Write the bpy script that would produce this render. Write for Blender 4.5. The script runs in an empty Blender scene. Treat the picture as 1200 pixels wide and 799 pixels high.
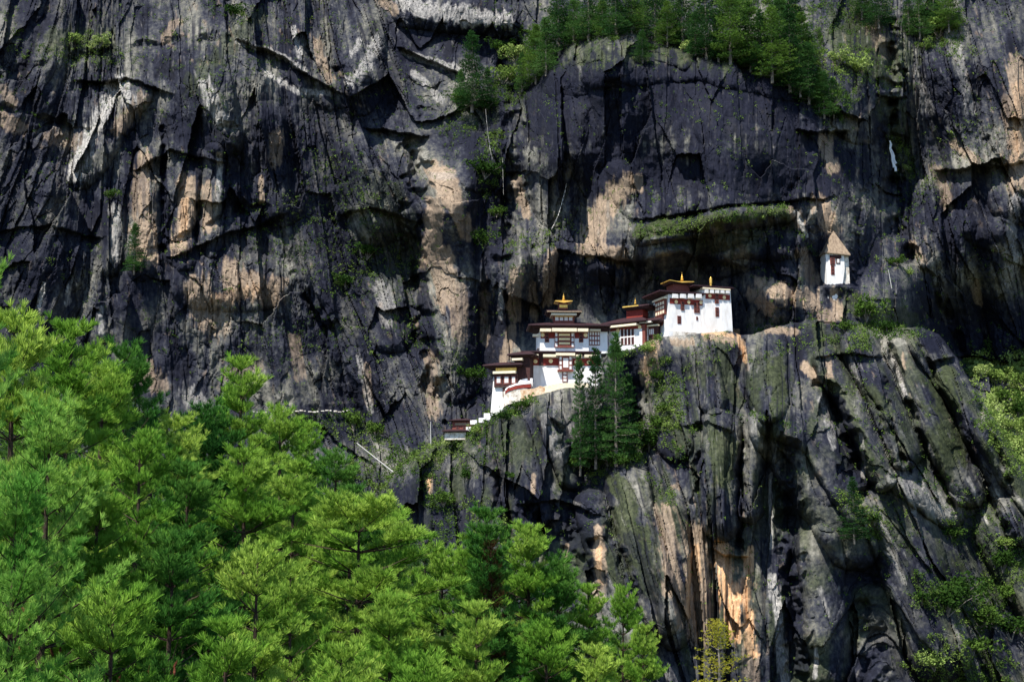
import bpy, math, random
import numpy as np
from mathutils import Vector, Matrix, noise as mnoise
R = math.radians
C = bpy.context.scene.collection
random.seed(7)
# ------------------------------------------------------------------ camera
PITCH = R(9.0); FPX = 2000.0
cam_d = bpy.data.cameras.new('camera'); cam = bpy.data.objects.new('camera', cam_d); C.objects.link(cam)
bpy.context.scene.camera = cam
cam.location = (0, 0, 0); cam.rotation_euler = (R(90) + PITCH, 0, 0)
cam_d.sensor_width = 36; cam_d.lens = FPX / 1200 * 36; cam_d.clip_start = 0.5; cam_d.clip_end = 8000
# ------------------------------------------------------------------ light
SUN_EL = R(60); SUN_AZ = (-0.62, -0.785)          # horizontal direction towards the sun
w = bpy.data.worlds.new('World'); bpy.context.scene.world = w; w.use_nodes = True
nt = w.node_tree; bg = nt.nodes['Background']
sky = nt.nodes.new('ShaderNodeTexSky'); sky.sky_type = 'NISHITA'; sky.sun_disc = False
sky.sun_elevation = SUN_EL; sky.sun_rotation = math.atan2(SUN_AZ[0], SUN_AZ[1])
sky.altitude = 2500; sky.air_density = 1.0; sky.dust_density = 0.3; sky.ozone_density = 2.0
nt.links.new(sky.outputs[0], bg.inputs[0]); bg.inputs[1].default_value = 0.10
sd = bpy.data.lights.new('sun', 'SUN'); sun = bpy.data.objects.new('sun', sd); C.objects.link(sun)
sd.energy = 4.3; sd.angle = R(0.55); sd.color = (1.0, 0.94, 0.85)
tosun = Vector((SUN_AZ[0] * math.cos(SUN_EL), SUN_AZ[1] * math.cos(SUN_EL), math.sin(SUN_EL)))
sun.rotation_euler = tosun.to_track_quat('Z', 'Y').to_euler()
vs = bpy.context.scene.view_settings
vs.view_transform = 'Standard'; vs.look = 'None'; vs.gamma = 1; vs.use_curve_mapping = False; vs.exposure = 1.1
# ------------------------------------------------------------------ helpers
cP, sP = math.cos(PITCH), math.sin(PITCH)
def P(px, py, Y):
    """world point on the ray of photo pixel (px,py) at world depth Y"""
    a = (px - 600) / FPX; b = -(py - 399.5) / FPX
    t = Y / (cP - b * sP)
    return Vector((a * t, Y, (sP + b * cP) * t))
def tag(o, label=None, cat=None, group=None, kind=None):
    if label: o['label'] = label
    if cat: o['category'] = cat
    if group: o['group'] = group
    if kind: o['kind'] = kind
    return o
def empty(name, loc, rz=0):
    o = bpy.data.objects.new(name, None); C.objects.link(o)
    o.location = loc; o.rotation_euler = (0, 0, rz); o.empty_display_size = .5
    return o
def np_mesh(name, V, F, mat, parent=None, smooth=False, colors=None, link=True):
    me = bpy.data.meshes.new(name); V = np.asarray(V, np.float32); F = np.asarray(F, np.int32); k = F.shape[1]
    me.vertices.add(len(V)); me.vertices.foreach_set('co', V.ravel())
    me.loops.add(F.size); me.loops.foreach_set('vertex_index', F.ravel())
    me.polygons.add(len(F)); me.polygons.foreach_set('loop_start', np.arange(0, F.size, k, dtype=np.int32))
    me.polygons.foreach_set('loop_total', np.full(len(F), k, np.int32))
    me.polygons.foreach_set('use_smooth', np.full(len(F), smooth, bool))
    me.update(calc_edges=True)
    if colors is not None:
        for nm, c in colors.items():
            a = me.color_attributes.new(nm, 'FLOAT_COLOR', 'POINT'); a.data.foreach_set('color', c.astype(np.float32).ravel())
    me.materials.append(mat)
    if not link: return me
    o = bpy.data.objects.new(name, me); C.objects.link(o)
    if parent: o.parent = parent
    return o
def copy_tree(o, parent=None):
    c = o.copy(); C.objects.link(c)
    if parent: c.parent = parent
    for ch in list(o.children): copy_tree(ch, c)
    return c
class MB:
    def __init__(s): s.v = []; s.f = []
    def poly(s, pts, faces):
        n = len(s.v); s.v += [tuple(p) for p in pts]; s.f += [tuple(i + n for i in f) for f in faces]; return s
    def box(s, x0, x1, y0, y1, z0, z1, tx=0, ty=0):
        p = [(x0,y0,z0),(x1,y0,z0),(x1,y1,z0),(x0,y1,z0),(x0+tx,y0+ty,z1),(x1-tx,y0+ty,z1),(x1-tx,y1-ty,z1),(x0+tx,y1-ty,z1)]
        return s.poly(p, [(0,3,2,1),(4,5,6,7),(0,1,5,4),(1,2,6,5),(2,3,7,6),(3,0,4,7)])
    def disc(s, x, z, y, r, t=.06, n=14):
        p = [(x + r*math.cos(i*2*math.pi/n), y, z + r*math.sin(i*2*math.pi/n)) for i in range(n)]
        p += [(a*.85 + x*.15, y - t, c*.85 + z*.15) for a, b, c in p[:n]]
        return s.poly(p, [tuple(range(n, 2*n))] + [(i, (i+1) % n, n+(i+1) % n, n+i) for i in range(n)])
    def lathe(s, x, y, prof, n=10):
        p = [(x + r*math.cos(i*2*math.pi/n), y + r*math.sin(i*2*math.pi/n), z) for z, r in prof for i in range(n)]
        f = [(j*n+i, j*n+(i+1) % n, (j+1)*n+(i+1) % n, (j+1)*n+i) for j in range(len(prof)-1) for i in range(n)]
        f += [tuple(reversed(range(n))), tuple(range((len(prof)-1)*n, len(prof)*n))]
        return s.poly(p, f)
    def tube(s, pts, r0, r1=None, n=5):
        r1 = r0 if r1 is None else r1; m = len(pts); b = len(s.v)
        for k, q in enumerate(pts):
            q = Vector(q); d = (Vector(pts[min(k+1, m-1)]) - Vector(pts[max(k-1, 0)])).normalized()
            a = d.orthogonal().normalized(); c = d.cross(a); r = r0 + (r1-r0)*k/(m-1)
            for i in range(n): s.v.append(tuple(q + (a*math.cos(i*2*math.pi/n) + c*math.sin(i*2*math.pi/n))*r))
        for k in range(m-1):
            for i in range(n): s.f.append((b+k*n+i, b+k*n+(i+1) % n, b+(k+1)*n+(i+1) % n, b+(k+1)*n+i))
        return s
    def build(s, name, mat, parent=None):
        me = bpy.data.meshes.new(name); me.from_pydata(s.v, [], s.f); me.materials.append(mat); me.update()
        o = bpy.data.objects.new(name, me); C.objects.link(o)
        if parent: o.parent = parent
        return o
# ------------------------------------------------------------------ materials
def mat_base(name):
    m = bpy.data.materials.new(name); m.use_nodes = True
    return m, m.node_tree, m.node_tree.nodes['Principled BSDF']
def N(t, kind, **kw):
    n = t.nodes.new('ShaderNode' + kind)
    for k, v in kw.items(): setattr(n, k, v)
    return n
def worn(name, a, b, scale=1.2, rough=.85, bump=.15, spec=.3, stretch=(1,1,1), metal=0):
    m, t, p = mat_base(name)
    tc = N(t, 'TexCoord'); mp = N(t, 'Mapping'); mp.inputs['Scale'].default_value = stretch
    n1 = N(t, 'TexNoise'); n1.inputs['Scale'].default_value = scale; n1.inputs['Detail'].default_value = 6; n1.inputs['Roughness'].default_value = .65
    cr = N(t, 'ValToRGB'); cr.color_ramp.elements[0].position = .33; cr.color_ramp.elements[1].position = .58
    cr.color_ramp.elements[0].color = (*a, 1); cr.color_ramp.elements[1].color = (*b, 1)
    bp = N(t, 'Bump'); bp.inputs['Strength'].default_value = bump; bp.inputs['Distance'].default_value = .1
    t.links.new(tc.outputs['Object'], mp.inputs[0]); t.links.new(mp.outputs[0], n1.inputs[0]); t.links.new(n1.outputs[0], cr.inputs[0])
    t.links.new(cr.outputs[0], p.inputs['Base Color']); t.links.new(n1.outputs[0], bp.inputs['Height']); t.links.new(bp.outputs[0], p.inputs['Normal'])
    p.inputs['Roughness'].default_value = rough; p.inputs['Specular IOR Level'].default_value = spec; p.inputs['Metallic'].default_value = metal
    return m
def leafy(name, a, b, c, scale=.25, trans=.35):
    """foliage: colour varies by clump position and by object, part of the light passes through"""
    m, t, p = mat_base(name); t.nodes.remove(p)
    tc = N(t, 'TexCoord'); n1 = N(t, 'TexNoise'); n1.inputs['Scale'].default_value = scale; n1.inputs['Detail'].default_value = 5
    oi = N(t, 'ObjectInfo'); ad = N(t, 'Math', operation='MULTIPLY_ADD'); ad.inputs[1].default_value = .28; 
    cr = N(t, 'ValToRGB'); e = cr.color_ramp.elements; e[0].position = .40; e[0].color = (*a, 1); e[1].position = .78; e[1].color = (*c, 1)
    x = e.new(.58); x.color = (*b, 1)
    t.links.new(tc.outputs['Object'], n1.inputs[0]); t.links.new(oi.outputs['Random'], ad.inputs[0]); t.links.new(n1.outputs[0], ad.inputs[2])
    t.links.new(ad.outputs[0], cr.inputs[0])
    d = N(t, 'BsdfDiffuse'); tr = N(t, 'BsdfTranslucent'); mx = N(t, 'MixShader'); mx.inputs[0].default_value = trans
    out = t.nodes['Material Output']
    t.links.new(cr.outputs[0], d.inputs[0]); t.links.new(cr.outputs[0], tr.inputs[0])
    t.links.new(d.outputs[0], mx.inputs[1]); t.links.new(tr.outputs[0], mx.inputs[2]); t.links.new(mx.outputs[0], out.inputs[0])
    return m
M = dict(
    white=worn('limewash', (.64,.62,.59), (.84,.84,.84), .5, .95, .3, .1, (1,1,.35)),
    stainwhite=worn('stained_limewash', (.30,.24,.18), (.78,.74,.67), .9, .95, .4, .1),
    ochre=worn('ochre_earth', (.42,.21,.09), (.72,.60,.44), .9, .95, .5, .1),
    cream=worn('cream_timber', (.72,.60,.40), (.80,.72,.55), 2, .8, .1),
    gold=worn('gilded_copper', (.62,.34,.06), (.80,.52,.12), 2, .42, .1, .5, (1,1,1), .55),
    red=worn('red_ochre_band', (.16,.022,.018), (.24,.04,.03), 1.5, .9, .15, .2),
    wood=worn('dark_painted_timber', (.022,.010,.012), (.06,.022,.02), 2, .8, .2),
    redwood=worn('red_painted_timber', (.11,.03,.025), (.20,.06,.045), 2.5, .8, .2),
    roof=worn('maroon_sheet_roof', (.016,.006,.010), (.040,.012,.016), 1.5, .6, .2, .4, (3,1,1)),
    shingle=worn('weathered_shingle', (.17,.125,.09), (.32,.245,.175), 2.0, .95, .6, .1, (1,1,.4)),
    medal=worn('pale_gold_disc', (.85,.62,.26), (.86,.72,.42), 2, .6, .05),
    glass=worn('white_window_paper', (.62,.60,.60), (.78,.76,.74), 2, .5, .05),
    bark=worn('pine_bark', (.022,.015,.012), (.06,.042,.032), 3, .95, .6, .1, (3,3,.5)),
    greybark=worn('grey_bark', (.10,.085,.07), (.22,.20,.17), 2, .95, .6, .1, (3,3,.5)),
    cone=worn('pine_cone', (.06,.02,.012), (.16,.055,.03), 20, .9, .5, .1),
    pole=worn('bleached_timber', (.50,.47,.44), (.70,.68,.64), 3, .8, .2),
    flag=worn('weathered_flag_cloth', (.45,.44,.42), (.75,.73,.68), 1.5, .9, .1),
    water=worn('white_water', (.70,.74,.78), (.82,.84,.86), 1.5, .35, .6, .5, (2,2,.2)),
    pine=leafy('pine_needles', (.060,.175,.022), (.160,.32,.040), (.34,.48,.085), .35, .22),
    pine2=leafy('pine_needles_cool', (.042,.16,.026), (.105,.28,.042), (.26,.45,.085), .5, .22),
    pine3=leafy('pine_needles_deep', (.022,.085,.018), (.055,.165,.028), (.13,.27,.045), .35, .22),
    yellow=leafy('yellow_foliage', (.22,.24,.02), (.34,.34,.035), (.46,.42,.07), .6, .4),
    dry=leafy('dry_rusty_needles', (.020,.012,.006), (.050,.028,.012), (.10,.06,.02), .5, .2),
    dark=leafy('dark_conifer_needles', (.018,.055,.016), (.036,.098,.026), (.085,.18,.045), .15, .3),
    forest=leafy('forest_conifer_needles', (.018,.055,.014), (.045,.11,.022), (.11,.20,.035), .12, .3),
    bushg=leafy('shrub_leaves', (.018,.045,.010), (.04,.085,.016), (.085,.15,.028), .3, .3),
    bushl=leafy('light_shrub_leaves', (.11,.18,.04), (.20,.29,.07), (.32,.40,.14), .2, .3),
    under=leafy('undergrowth_leaves', (.028,.060,.014), (.060,.115,.024), (.14,.21,.05), .06, .3),
)
def rock_material():
    m, t, p = mat_base('cliff_rock'); L = t.links.new
    geo = N(t, 'NewGeometry'); at = N(t, 'Attribute', attribute_name='Stain'); sep = N(t, 'SeparateColor'); L(at.outputs['Color'], sep.inputs[0])
    mp = N(t, 'Mapping'); mp.inputs['Scale'].default_value = (1, 1, .22); L(geo.outputs['Position'], mp.inputs[0])
    def noise(src, sc, det=8, rough=.65):
        n = N(t, 'TexNoise'); n.inputs['Scale'].default_value = sc; n.inputs['Detail'].default_value = det; n.inputs['Roughness'].default_value = rough
        L(src, n.inputs[0]); return n.outputs[0]
    nA = noise(mp.outputs[0], .30); nB = noise(geo.outputs['Position'], .9, 9, .7); nC = noise(mp.outputs[0], 1.3, 6, .7)
    def ramp(src, stops):
        r = N(t, 'ValToRGB'); e = r.color_ramp.elements
        for i, (q, c) in enumerate(stops):
            x = e[i] if i < 2 else e.new(q)
            x.position = q; x.color = (*c, 1)
        L(src, r.inputs[0]); return r.outputs[0]
    def mix(f, a, b, fac=None, mode='MIX'):
        x = N(t, 'Mix', data_type='RGBA', blend_type=mode); L(a, x.inputs[6]); L(b, x.inputs[7])
        if f is None: x.inputs[0].default_value = fac
        else: L(f, x.inputs[0])
        return x.outputs[2]
    al = N(t, 'Attribute', attribute_name='Dark'); sp2 = N(t, 'SeparateColor'); L(al.outputs['Color'], sp2.inputs[0])
    def addn(a, b, k):
        x = N(t, 'Math', operation='MULTIPLY_ADD'); x.inputs[1].default_value = k; L(b, x.inputs[0]); L(a, x.inputs[2]); return x.outputs[0]
    tn = addn(addn(addn(sp2.outputs[2], nB, .95), nC, .25), nA, .35)
    base = ramp(tn, [(.30, (.006,.007,.013)), (1.0, (.25,.24,.21)), (.46, (.014,.016,.028)), (.60, (.040,.043,.052)), (.76, (.100,.100,.088))])
    hm = N(t, 'MapRange'); hm.inputs[1].default_value = .45; hm.inputs[2].default_value = 1.85; L(tn, hm.inputs[0]); L(hm.outputs[0], base.node.inputs[0])
    blk = ramp(nC, [(.3, (.002,.003,.009)), (.75, (.012,.014,.028))])  # navy tint of deep shadow is put into the dark rock colours
    tan = ramp(nB, [(.30, (.11,.085,.065)), (.70, (.35,.275,.20)), (.5, (.24,.185,.135))])
    tan = mix(None, tan, ramp(nC, [(.36, (.09,.07,.055)), (.60, (.36,.27,.19))]), .5)
    pale = ramp(nC, [(.36, (.09,.09,.09)), (.66, (.48,.46,.43))])
    moss = ramp(nB, [(.35, (.016,.022,.010)), (.7, (.070,.086,.034))])
    c = mix(sep.outputs[2], base, moss)
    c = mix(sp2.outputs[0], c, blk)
    c = mix(sep.outputs[0], c, tan)
    org = ramp(nC, [(.34, (.30,.17,.09)), (.60, (.60,.39,.22))]); c = mix(sp2.outputs[1], c, org)
    c = mix(sep.outputs[1], c, pale)
    L(c, p.inputs['Base Color'])
    p.inputs['Roughness'].default_value = .85; p.inputs['Specular IOR Level'].default_value = .12
    b1 = N(t, 'Bump'); b1.inputs['Strength'].default_value = .7; b1.inputs['Distance'].default_value = .25; L(nB, b1.inputs['Height'])
    b2 = N(t, 'Bump'); b2.inputs['Strength'].default_value = .5; b2.inputs['Distance'].default_value = .2; L(nC, b2.inputs['Height']); L(b1.outputs[0], b2.inputs['Normal'])
    L(b2.outputs[0], p.inputs['Normal'])
    return m
ROCK = rock_material()
# ------------------------------------------------------------------ noise
_r = np.random.RandomState(3); PERM = _r.permutation(4096).astype(np.int32); _an = _r.rand(4096)*6.2831853
GXT = np.cos(_an).astype(np.float32); GYT = np.sin(_an).astype(np.float32); RT = [_r.rand(4096).astype(np.float32) for k in range(4)]
def hidx(xi, yi, seed): return PERM[(PERM[(xi + 131*seed) & 4095] + yi) & 4095]
def gn(x, y, seed=0):
    xf = np.floor(x); yf = np.floor(y); fx = (x - xf).astype(np.float32); fy = (y - yf).astype(np.float32)
    xi = xf.astype(np.int32); yi = yf.astype(np.int32)
    u = fx*fx*fx*(fx*(fx*6-15)+10); v = fy*fy*fy*(fy*(fy*6-15)+10)
    def g(a, b):
        h = hidx(xi + a, yi + b, seed); return GXT[h]*(fx - a) + GYT[h]*(fy - b)
    n0 = g(0,0); n0 += (g(1,0) - n0)*u; n1 = g(0,1); n1 += (g(1,1) - n1)*u
    return (n0 + (n1 - n0)*v) * 1.5
def fbm(x, y, o=4, seed=0, rough=.5):
    s = 0; a = 1; tot = 0
    for k in range(o): s = s + a*gn(x*2**k + 17.3*k, y*2**k - 9.1*k, seed + k); tot += a; a *= rough
    return s / tot
def ridged(x, y, o=4, seed=0, rough=.55):
    s = 0; a = 1; tot = 0
    for k in range(o): s = s + a*(1 - 2*np.abs(gn(x*2**k + 5.3*k, y*2**k, seed + k))); tot += a; a *= rough
    return s / tot
def facets(x, y, seed, tilt=.9):
    """blocky rock: every Voronoi cell is its own tilted plane; also the distance to the cell border"""
    xf = np.floor(x); yf = np.floor(y); xi = xf.astype(np.int32); yi = yf.astype(np.int32); fx = (x-xf).astype(np.float32); fy = (y-yf).astype(np.float32)
    f1 = np.full(x.shape, 9., np.float32); f2 = f1.copy(); bi = np.zeros(x.shape, np.int32); bdx = f1*0; bdy = f1*0
    for a in (-1, 0, 1):
        for b in (-1, 0, 1):
            h = hidx(xi + a, yi + b, seed); dx = RT[0][h] + a - fx; dy = RT[1][h] + b - fy; d = dx*dx + dy*dy
            near = d < f1
            f2 = np.where(near, f1, np.minimum(f2, d)); bi = np.where(near, h, bi); bdx = np.where(near, dx, bdx); bdy = np.where(near, dy, bdy); f1 = np.where(near, d, f1)
    val = (RT[2][bi] - .5) + tilt*((RT[3][bi] - .5)*bdx + (RT[2][(bi*7+3) & 4095] - .5)*bdy)*2
    return val, np.sqrt(f2) - np.sqrt(f1)
def sst(a, b, x):
    t = np.clip((x - a) / (b - a), 0, 1); return t*t*(3 - 2*t)
def dist_line(U, V, pts, asp=1.0):
    """distance to a polyline (vertical distances divided by asp)"""
    D = np.full(U.shape, 1e9)
    if len(pts) == 1: return np.hypot(U - pts[0][0], (V - pts[0][1])/asp)
    for (ax, ay), (bx, by) in zip(pts[:-1], pts[1:]):
        dx, dy = bx - ax, by - ay; L2 = dx*dx + dy*dy + 1e-9
        t = np.clip(((U - ax)*dx + (V - ay)*dy)/L2, 0, 1)
        D = np.minimum(D, np.hypot(U - ax - t*dx, (V - ay - t*dy)/asp))
    return D
# ------------------------------------------------------------------ the cliff
STEP = 1.1
us = np.arange(-150, 1351, STEP); vs_ = np.arange(-130, 921, STEP)
U, V = np.meshgrid(us, vs_); U = U.astype(np.float32); V = V.astype(np.float32)
def win(pts, m):
    x = [p[0] for p in pts]; y = [p[1] for p in pts]
    return (slice(max(0, int((min(y)-m+130)/STEP)), max(1, int((max(y)+m+130)/STEP))), slice(max(0, int((min(x)-m+150)/STEP)), max(1, int((max(x)+m+150)/STEP))))
def rbf(points):
    p = np.array(points, float); c = 45.
    D = np.sqrt((p[:,None,0]-p[None,:,0])**2 + (p[:,None,1]-p[None,:,1])**2 + c*c)
    wgt = np.linalg.solve(D + np.eye(len(p))*2., p[:,2] - p[:,2].mean())
    cu = np.arange(-160, 1370, 10.); cv = np.arange(-140, 940, 10.); A, B = np.meshgrid(cu, cv)
    Z = np.full(A.shape, p[:,2].mean())
    for (x, y, z), q in zip(p, wgt): Z += q*np.sqrt((A-x)**2 + (B-y)**2 + c*c)
    fi = (U + 160)/10; fj = (V + 140)/10; i = fi.astype(int); j = fj.astype(int); a = fi - i; b = fj - j
    return (Z[j,i]*(1-a) + Z[j,i+1]*a)*(1-b) + (Z[j+1,i]*(1-a) + Z[j+1,i+1]*a)*b
back = [(-150,-100,600),(-100,150,572),(-100,400,556),(-100,799,520),(0,100,575),(60,280,560),(120,40,585),(200,-50,610),(200,130,573),(110,150,570),(245,120,566),(200,240,564),
 (200,340,556),(200,450,552),(350,480,548),(330,330,560),(400,-20,606),(400,120,582),(330,200,572),(400,320,566),(470,300,578),(470,60,592),(560,10,600),(530,250,550),(530,400,546),(600,60,592),
 (595,160,566),(590,250,560),(620,320,547),(665,180,533),(700,70,542),(800,80,540),(800,160,526),(900,160,527),(720,150,530),(780,235,522),(900,228,523),
 (965,190,536),(700,255,531),(800,310,531),(700,325,533),(760,330,530),(860,330,525),(850,262,517),(780,278,519),(880,296,519),(930,292,521),(820,290,521),(940,318,523),(965,335,524),(985,265,527),(920,350,510),
 (1000,350,523),(1050,360,530),(1045,200,578),(1000,110,562),(950,40,572),(700,-10,585),(850,-10,590),(1000,-60,620),(1100,100,580),(1150,220,576),(1190,300,574),
 (1090,300,566),(1100,385,585),(1200,410,592),(1160,450,582),(1200,540,556),(1340,0,606),(1340,400,596),(1340,600,546),(300,520,545),(450,490,546),(430,560,532),
 (300,650,500),(500,500,530),(560,450,545),(600,380,552),(650,340,548),(640,420,538),(1020,280,541),(880,380,520),(700,420,530),(760,400,526)]
front = [(-150,900,480),(200,900,480),(400,640,500),(455,580,500),(500,530,500),(560,500,497),(600,484,494),(650,470,487),(700,470,489),(740,470,497),(690,560,482),(620,560,480),(560,600,480),(700,620,470),(770,402,494),
 (860,397,492),(850,450,484),(820,550,471),(800,700,456),(900,600,467),(950,450,486),(960,392,502),(1000,420,498),(1080,395,512),(1000,600,470),(1100,500,492),(1180,540,505),
 (1100,700,468),(1200,700,478),(900,860,448),(1340,860,472),(700,860,446),(400,860,470),(1300,600,520),(900,395,500)]
# ragged copies of the coordinates so that no traced edge is straight
wu = U + 5*fbm(U/60, V/80, 3, 11) + 1.6*fbm(U/9, V/16, 3, 12)
wv = V + 6*fbm(U/48, V/50, 4, 21) + 2.4*fbm(U/8, V/12, 3, 22)
Y0 = rbf(back); Y1 = rbf(front)
lip = np.array([(-160,900),(300,740),(400,630),(430,600),(462,556),(500,524),(520,517),(545,509),(563,494),(578,485),(592,478),(605,469),(622,464),(640,459),(662,453),(700,452),(708,424),(716,411),(740,408),
 (762,398),(775,393),(800,391),(830,389),(856,387),(866,392),(880,392),(900,386),(925,378),(960,374),(1000,381),(1040,384),(1080,383),(1100,394),(1120,420),(1135,446),(1165,490),(1200,545),(1260,620),(1350,720)], float)
calm = np.exp(-((U - 700)/150)**4 - ((V - 415)/52)**4)             # keep the ground under the monastery tidy
calm = np.maximum(calm, np.exp(-((U - 820)/60)**4 - ((V - 372)/34)**4))
calm = np.maximum(calm, np.exp(-((U - 981)/30)**4 - ((V - 308)/46)**4))
lipv = np.interp(U + (1-calm)*(wu-U)*.8, lip[:,0], lip[:,1])
e = (V + (1-calm)*(wv-V)*.7) - lipv
F1 = sst(-2.2, 2.2, e)
# features toward (+) the viewer, metres
rel = np.zeros(U.shape); rag = sst(-.35, .35, fbm(U/26, V/26, 3, 29))
def rib(pts, wd, amp, pw=1.0):                                     # rounded rib or pillar
    k = win(pts, wd + 20); d = dist_line(wu[k], wv[k], pts)/wd; rel[k] += amp*(1 + .45*F1[k])*(np.where(d < 1, 1 - d*d, 0))**((.75 - .25*F1[k])*pw)
def crack(pts, wd, dep):
    k = win(pts, wd + 20); d = dist_line(wu[k], wv[k], pts)/(wd*(.55 + .9*rag[k])); rel[k] -= dep*.8*rag[k]*np.clip(1 - d, 0, 1)**.8
def eave(pts, rec, fade, lipamp=2.0):                               # overhang: rock above sticks out, rock below steps back
    global rel
    p = np.array(pts, float); vl = np.interp(wu, p[:,0], p[:,1]); ins = sst(p[0,0]-8, p[0,0]+8, wu)*(1 - sst(p[-1,0]-8, p[-1,0]+8, wu))
    q = wv - vl
    rel = rel - ins*rec*np.where(q > 0, sst(0, 2.5, q)*np.exp(-(q/fade)**2), 0) + ins*lipamp*np.where(q <= 0, np.exp(-(q/14)**2), 0)*(1 - sst(-1, 2.5, q))
ribs = [([(843,505),(845,610)],24,9),([(897,405),(900,470)],26,7),([(884,500),(880,600)],15,7),([(968,422),(1000,480),(1036,562)],16,9),([(1008,405),(1062,530)],22,8),([(905,488),(955,512),(1010,600)],22,6),
 ([(1055,410),(1095,500),(1135,575)],22,9),([(1088,396),(1140,480),(1200,615)],24,10),([(1172,510),(1225,590)],30,9),([(905,500),(1000,640)],30,8),([(600,510),(622,600)],24,6),([(645,490),(668,560)],15,5),
 ([(692,590),(742,770)],20,8),([(735,570),(770,720)],28,7),([(788,600),(790,740)],20,6),([(560,540),(575,640)],20,5),([(1050,600),(1100,760)],40,7),([(960,640),(975,790)],26,6),
 ([(775,420),(790,520)],22,5),([(820,410),(835,470)],18,5),([(1060,560),(1110,600)],22,5),([(1180,620),(1260,760)],40,8),
 ([(530,220),(520,300),(530,440)],34,9),([(605,300),(590,430)],18,6),([(640,300),(640,380)],13,5),([(725,210),(700,300)],26,5),
 ([(160,110),(95,205)],20,7),([(250,100),(262,160)],24,8),([(172,190),(166,310)],18,5),([(220,200),(214,300)],16,5),([(250,180),(250,290)],14,5),([(135,240),(130,310)],14,4),
 ([(60,230),(50,380)],40,6),([(100,300),(110,390)],18,5),([(300,20),(390,100)],30,6),([(480,10),(590,25)],22,7),([(430,30),(420,110)],25,6),([(310,150),(330,230)],34,6),
 ([(230,330),(310,330)],34,5),([(420,180),(440,260)],30,6),([(450,340),(460,390)],26,6),([(415,420),(440,490)],14,5),([(1000,80),(1010,130)],40,8),([(1180,60),(1190,230)],34,9),
 ([(1110,80),(1160,260)],34,8),([(1120,270),(1130,390)],26,7),([(1170,280),(1180,400)],26,8),([(885,340),(950,352)],16,2),([(1085,230),(1090,300)],20,6),([(660,90),(720,60)],30,5),
 ([(745,110),(770,215)],55,8),([(850,100),(880,220)],60,8),([(700,85),(820,75),(930,100)],20,4),([(690,60),(740,50),(800,70)],12,4),([(820,170),(900,190)],40,3),([(660,140),(650,240)],28,5),([(530,70),(560,200)],26,6),([(750,274),(800,268),(850,258),(918,250)],14,10),([(765,292),(860,286),(925,288)],18,7),([(700,318),(730,322)],16,6),([(770,305),(800,300)],14,5),([(840,312),(880,300)],16,5),([(930,320),(915,300)],14,4)]
for a in ribs: rib(*a)
cracks = [([(868,500),(864,640)],7,8),([(820,500),(815,600)],6,6),([(742,415),(742,520)],15,10),([(968,455),(990,500),(1016,575)],14,11),([(925,520),(925,640),(940,790)],16,8),
 ([(690,560),(640,480)],8,5),([(625,600),(690,640)],20,7),([(712,600),(760,760)],7,6),([(1030,480),(1050,560)],5,5),([(1015,690),(1030,860)],18,7),([(1040,405),(1075,500),(1125,610)],5,9),([(1075,400),(1120,490),(1180,620)],5,9),([(1030,420),(1045,500),(1070,560)],4,6),([(1150,480),(1185,560)],5,7),
 ([(600,60),(603,190),(592,300)],13,10),([(485,180),(490,300),(512,480)],16,14),([(1045,20),(1045,250),(1062,300)],13,14),([(191,150),(191,295)],5,8),([(233,230),(233,285)],3,5),
 ([(1008,225),(1004,330)],8,8),([(270,150),(280,240)],10,6),([(570,330),(565,400)],8,6),([(622,210),(622,290)],7,6),([(955,240),(940,260)],5,3),([(0,130),(180,170)],6,4),([(150,310),(300,240)],6,4),
 ([(0,90),(120,60),(270,45)],6,4),([(360,60),(480,130),(520,140)],8,6),([(300,240),(400,420)],10,5),([(1150,160),(1200,230)],6,5),([(1090,330),(1130,420)],12,7),([(580,560),(600,640)],8,5),
 ([(735,110),(700,200)],10,2.5),([(940,90),(950,230)],8,3)]
for a in cracks: crack(*a)
for a in [([(742,256),(800,251),(850,241),(912,235),(975,231)],2,5,2.5),([(655,292),(700,302),(760,304),(800,296),(850,304),(870,312)],4.5,20,2),([(935,150),(960,155),(990,152)],8,20,3),
 ([(800,498),(830,494),(855,505)],2,12,1),([(835,640),(850,650),(872,652)],4,18,2),([(160,200),(200,175),(262,190)],3,25,2),([(200,300),(300,265),(330,250)],3,16,2),([(280,45),(330,68),(400,110)],5,16,2),
 ([(470,55),(540,88)],5,14,2),([(400,250),(440,240),(490,260)],4,20,2),([(955,420),(1000,412),(1030,420)],3,18,1),([(610,590),(650,585),(700,600)],4,22,1),
 ([(90,95),(150,92),(200,110)],4,14,2),([(0,270),(60,262),(120,280)],3,20,1),([(1100,200),(1200,190)],4,20,2),([(1090,420),(1140,415),(1200,425)],6,14,0),([(430,150),(500,160)],5,20,2)]: eave(*a)
# strata direction varies over the cliff
shear = .42*sst(930, 1050, U)*F1 + .25*sst(640, 720, U)*F1*(1 - sst(800, 860, U)) - .35*(1 - F1)*(1 - sst(60, 155, U)) + .28*(1-F1)*sst(260,420,U)*(1-sst(480,560,U)) + .22*(1 - F1)*sst(1030, 1100, U)
su = U - shear*(V - 400)
fu = su + 6*fbm(U/60, V/130, 3, 31) + 1.2*fbm(U/8, V/14, 2, 33); fv = V + 14*fbm(U/40, V/40, 3, 32) + 2*fbm(U/7, V/9, 2, 34)
ampl = 1 - .8*calm
brk = sst(-.12, .22, fbm(U/75, V/85, 4, 81) + .10)                     # 1 where the rock is shattered, 0 on smooth slabs
brk = np.clip(brk*(1 - .65*F1) - .5*np.exp(-((U-820)/150)**2-((V-150)/80)**2), .0, 1); brk = np.maximum(brk, .75*np.exp(-((U-430)/80)**2-((V-270)/110)**2))
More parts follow.
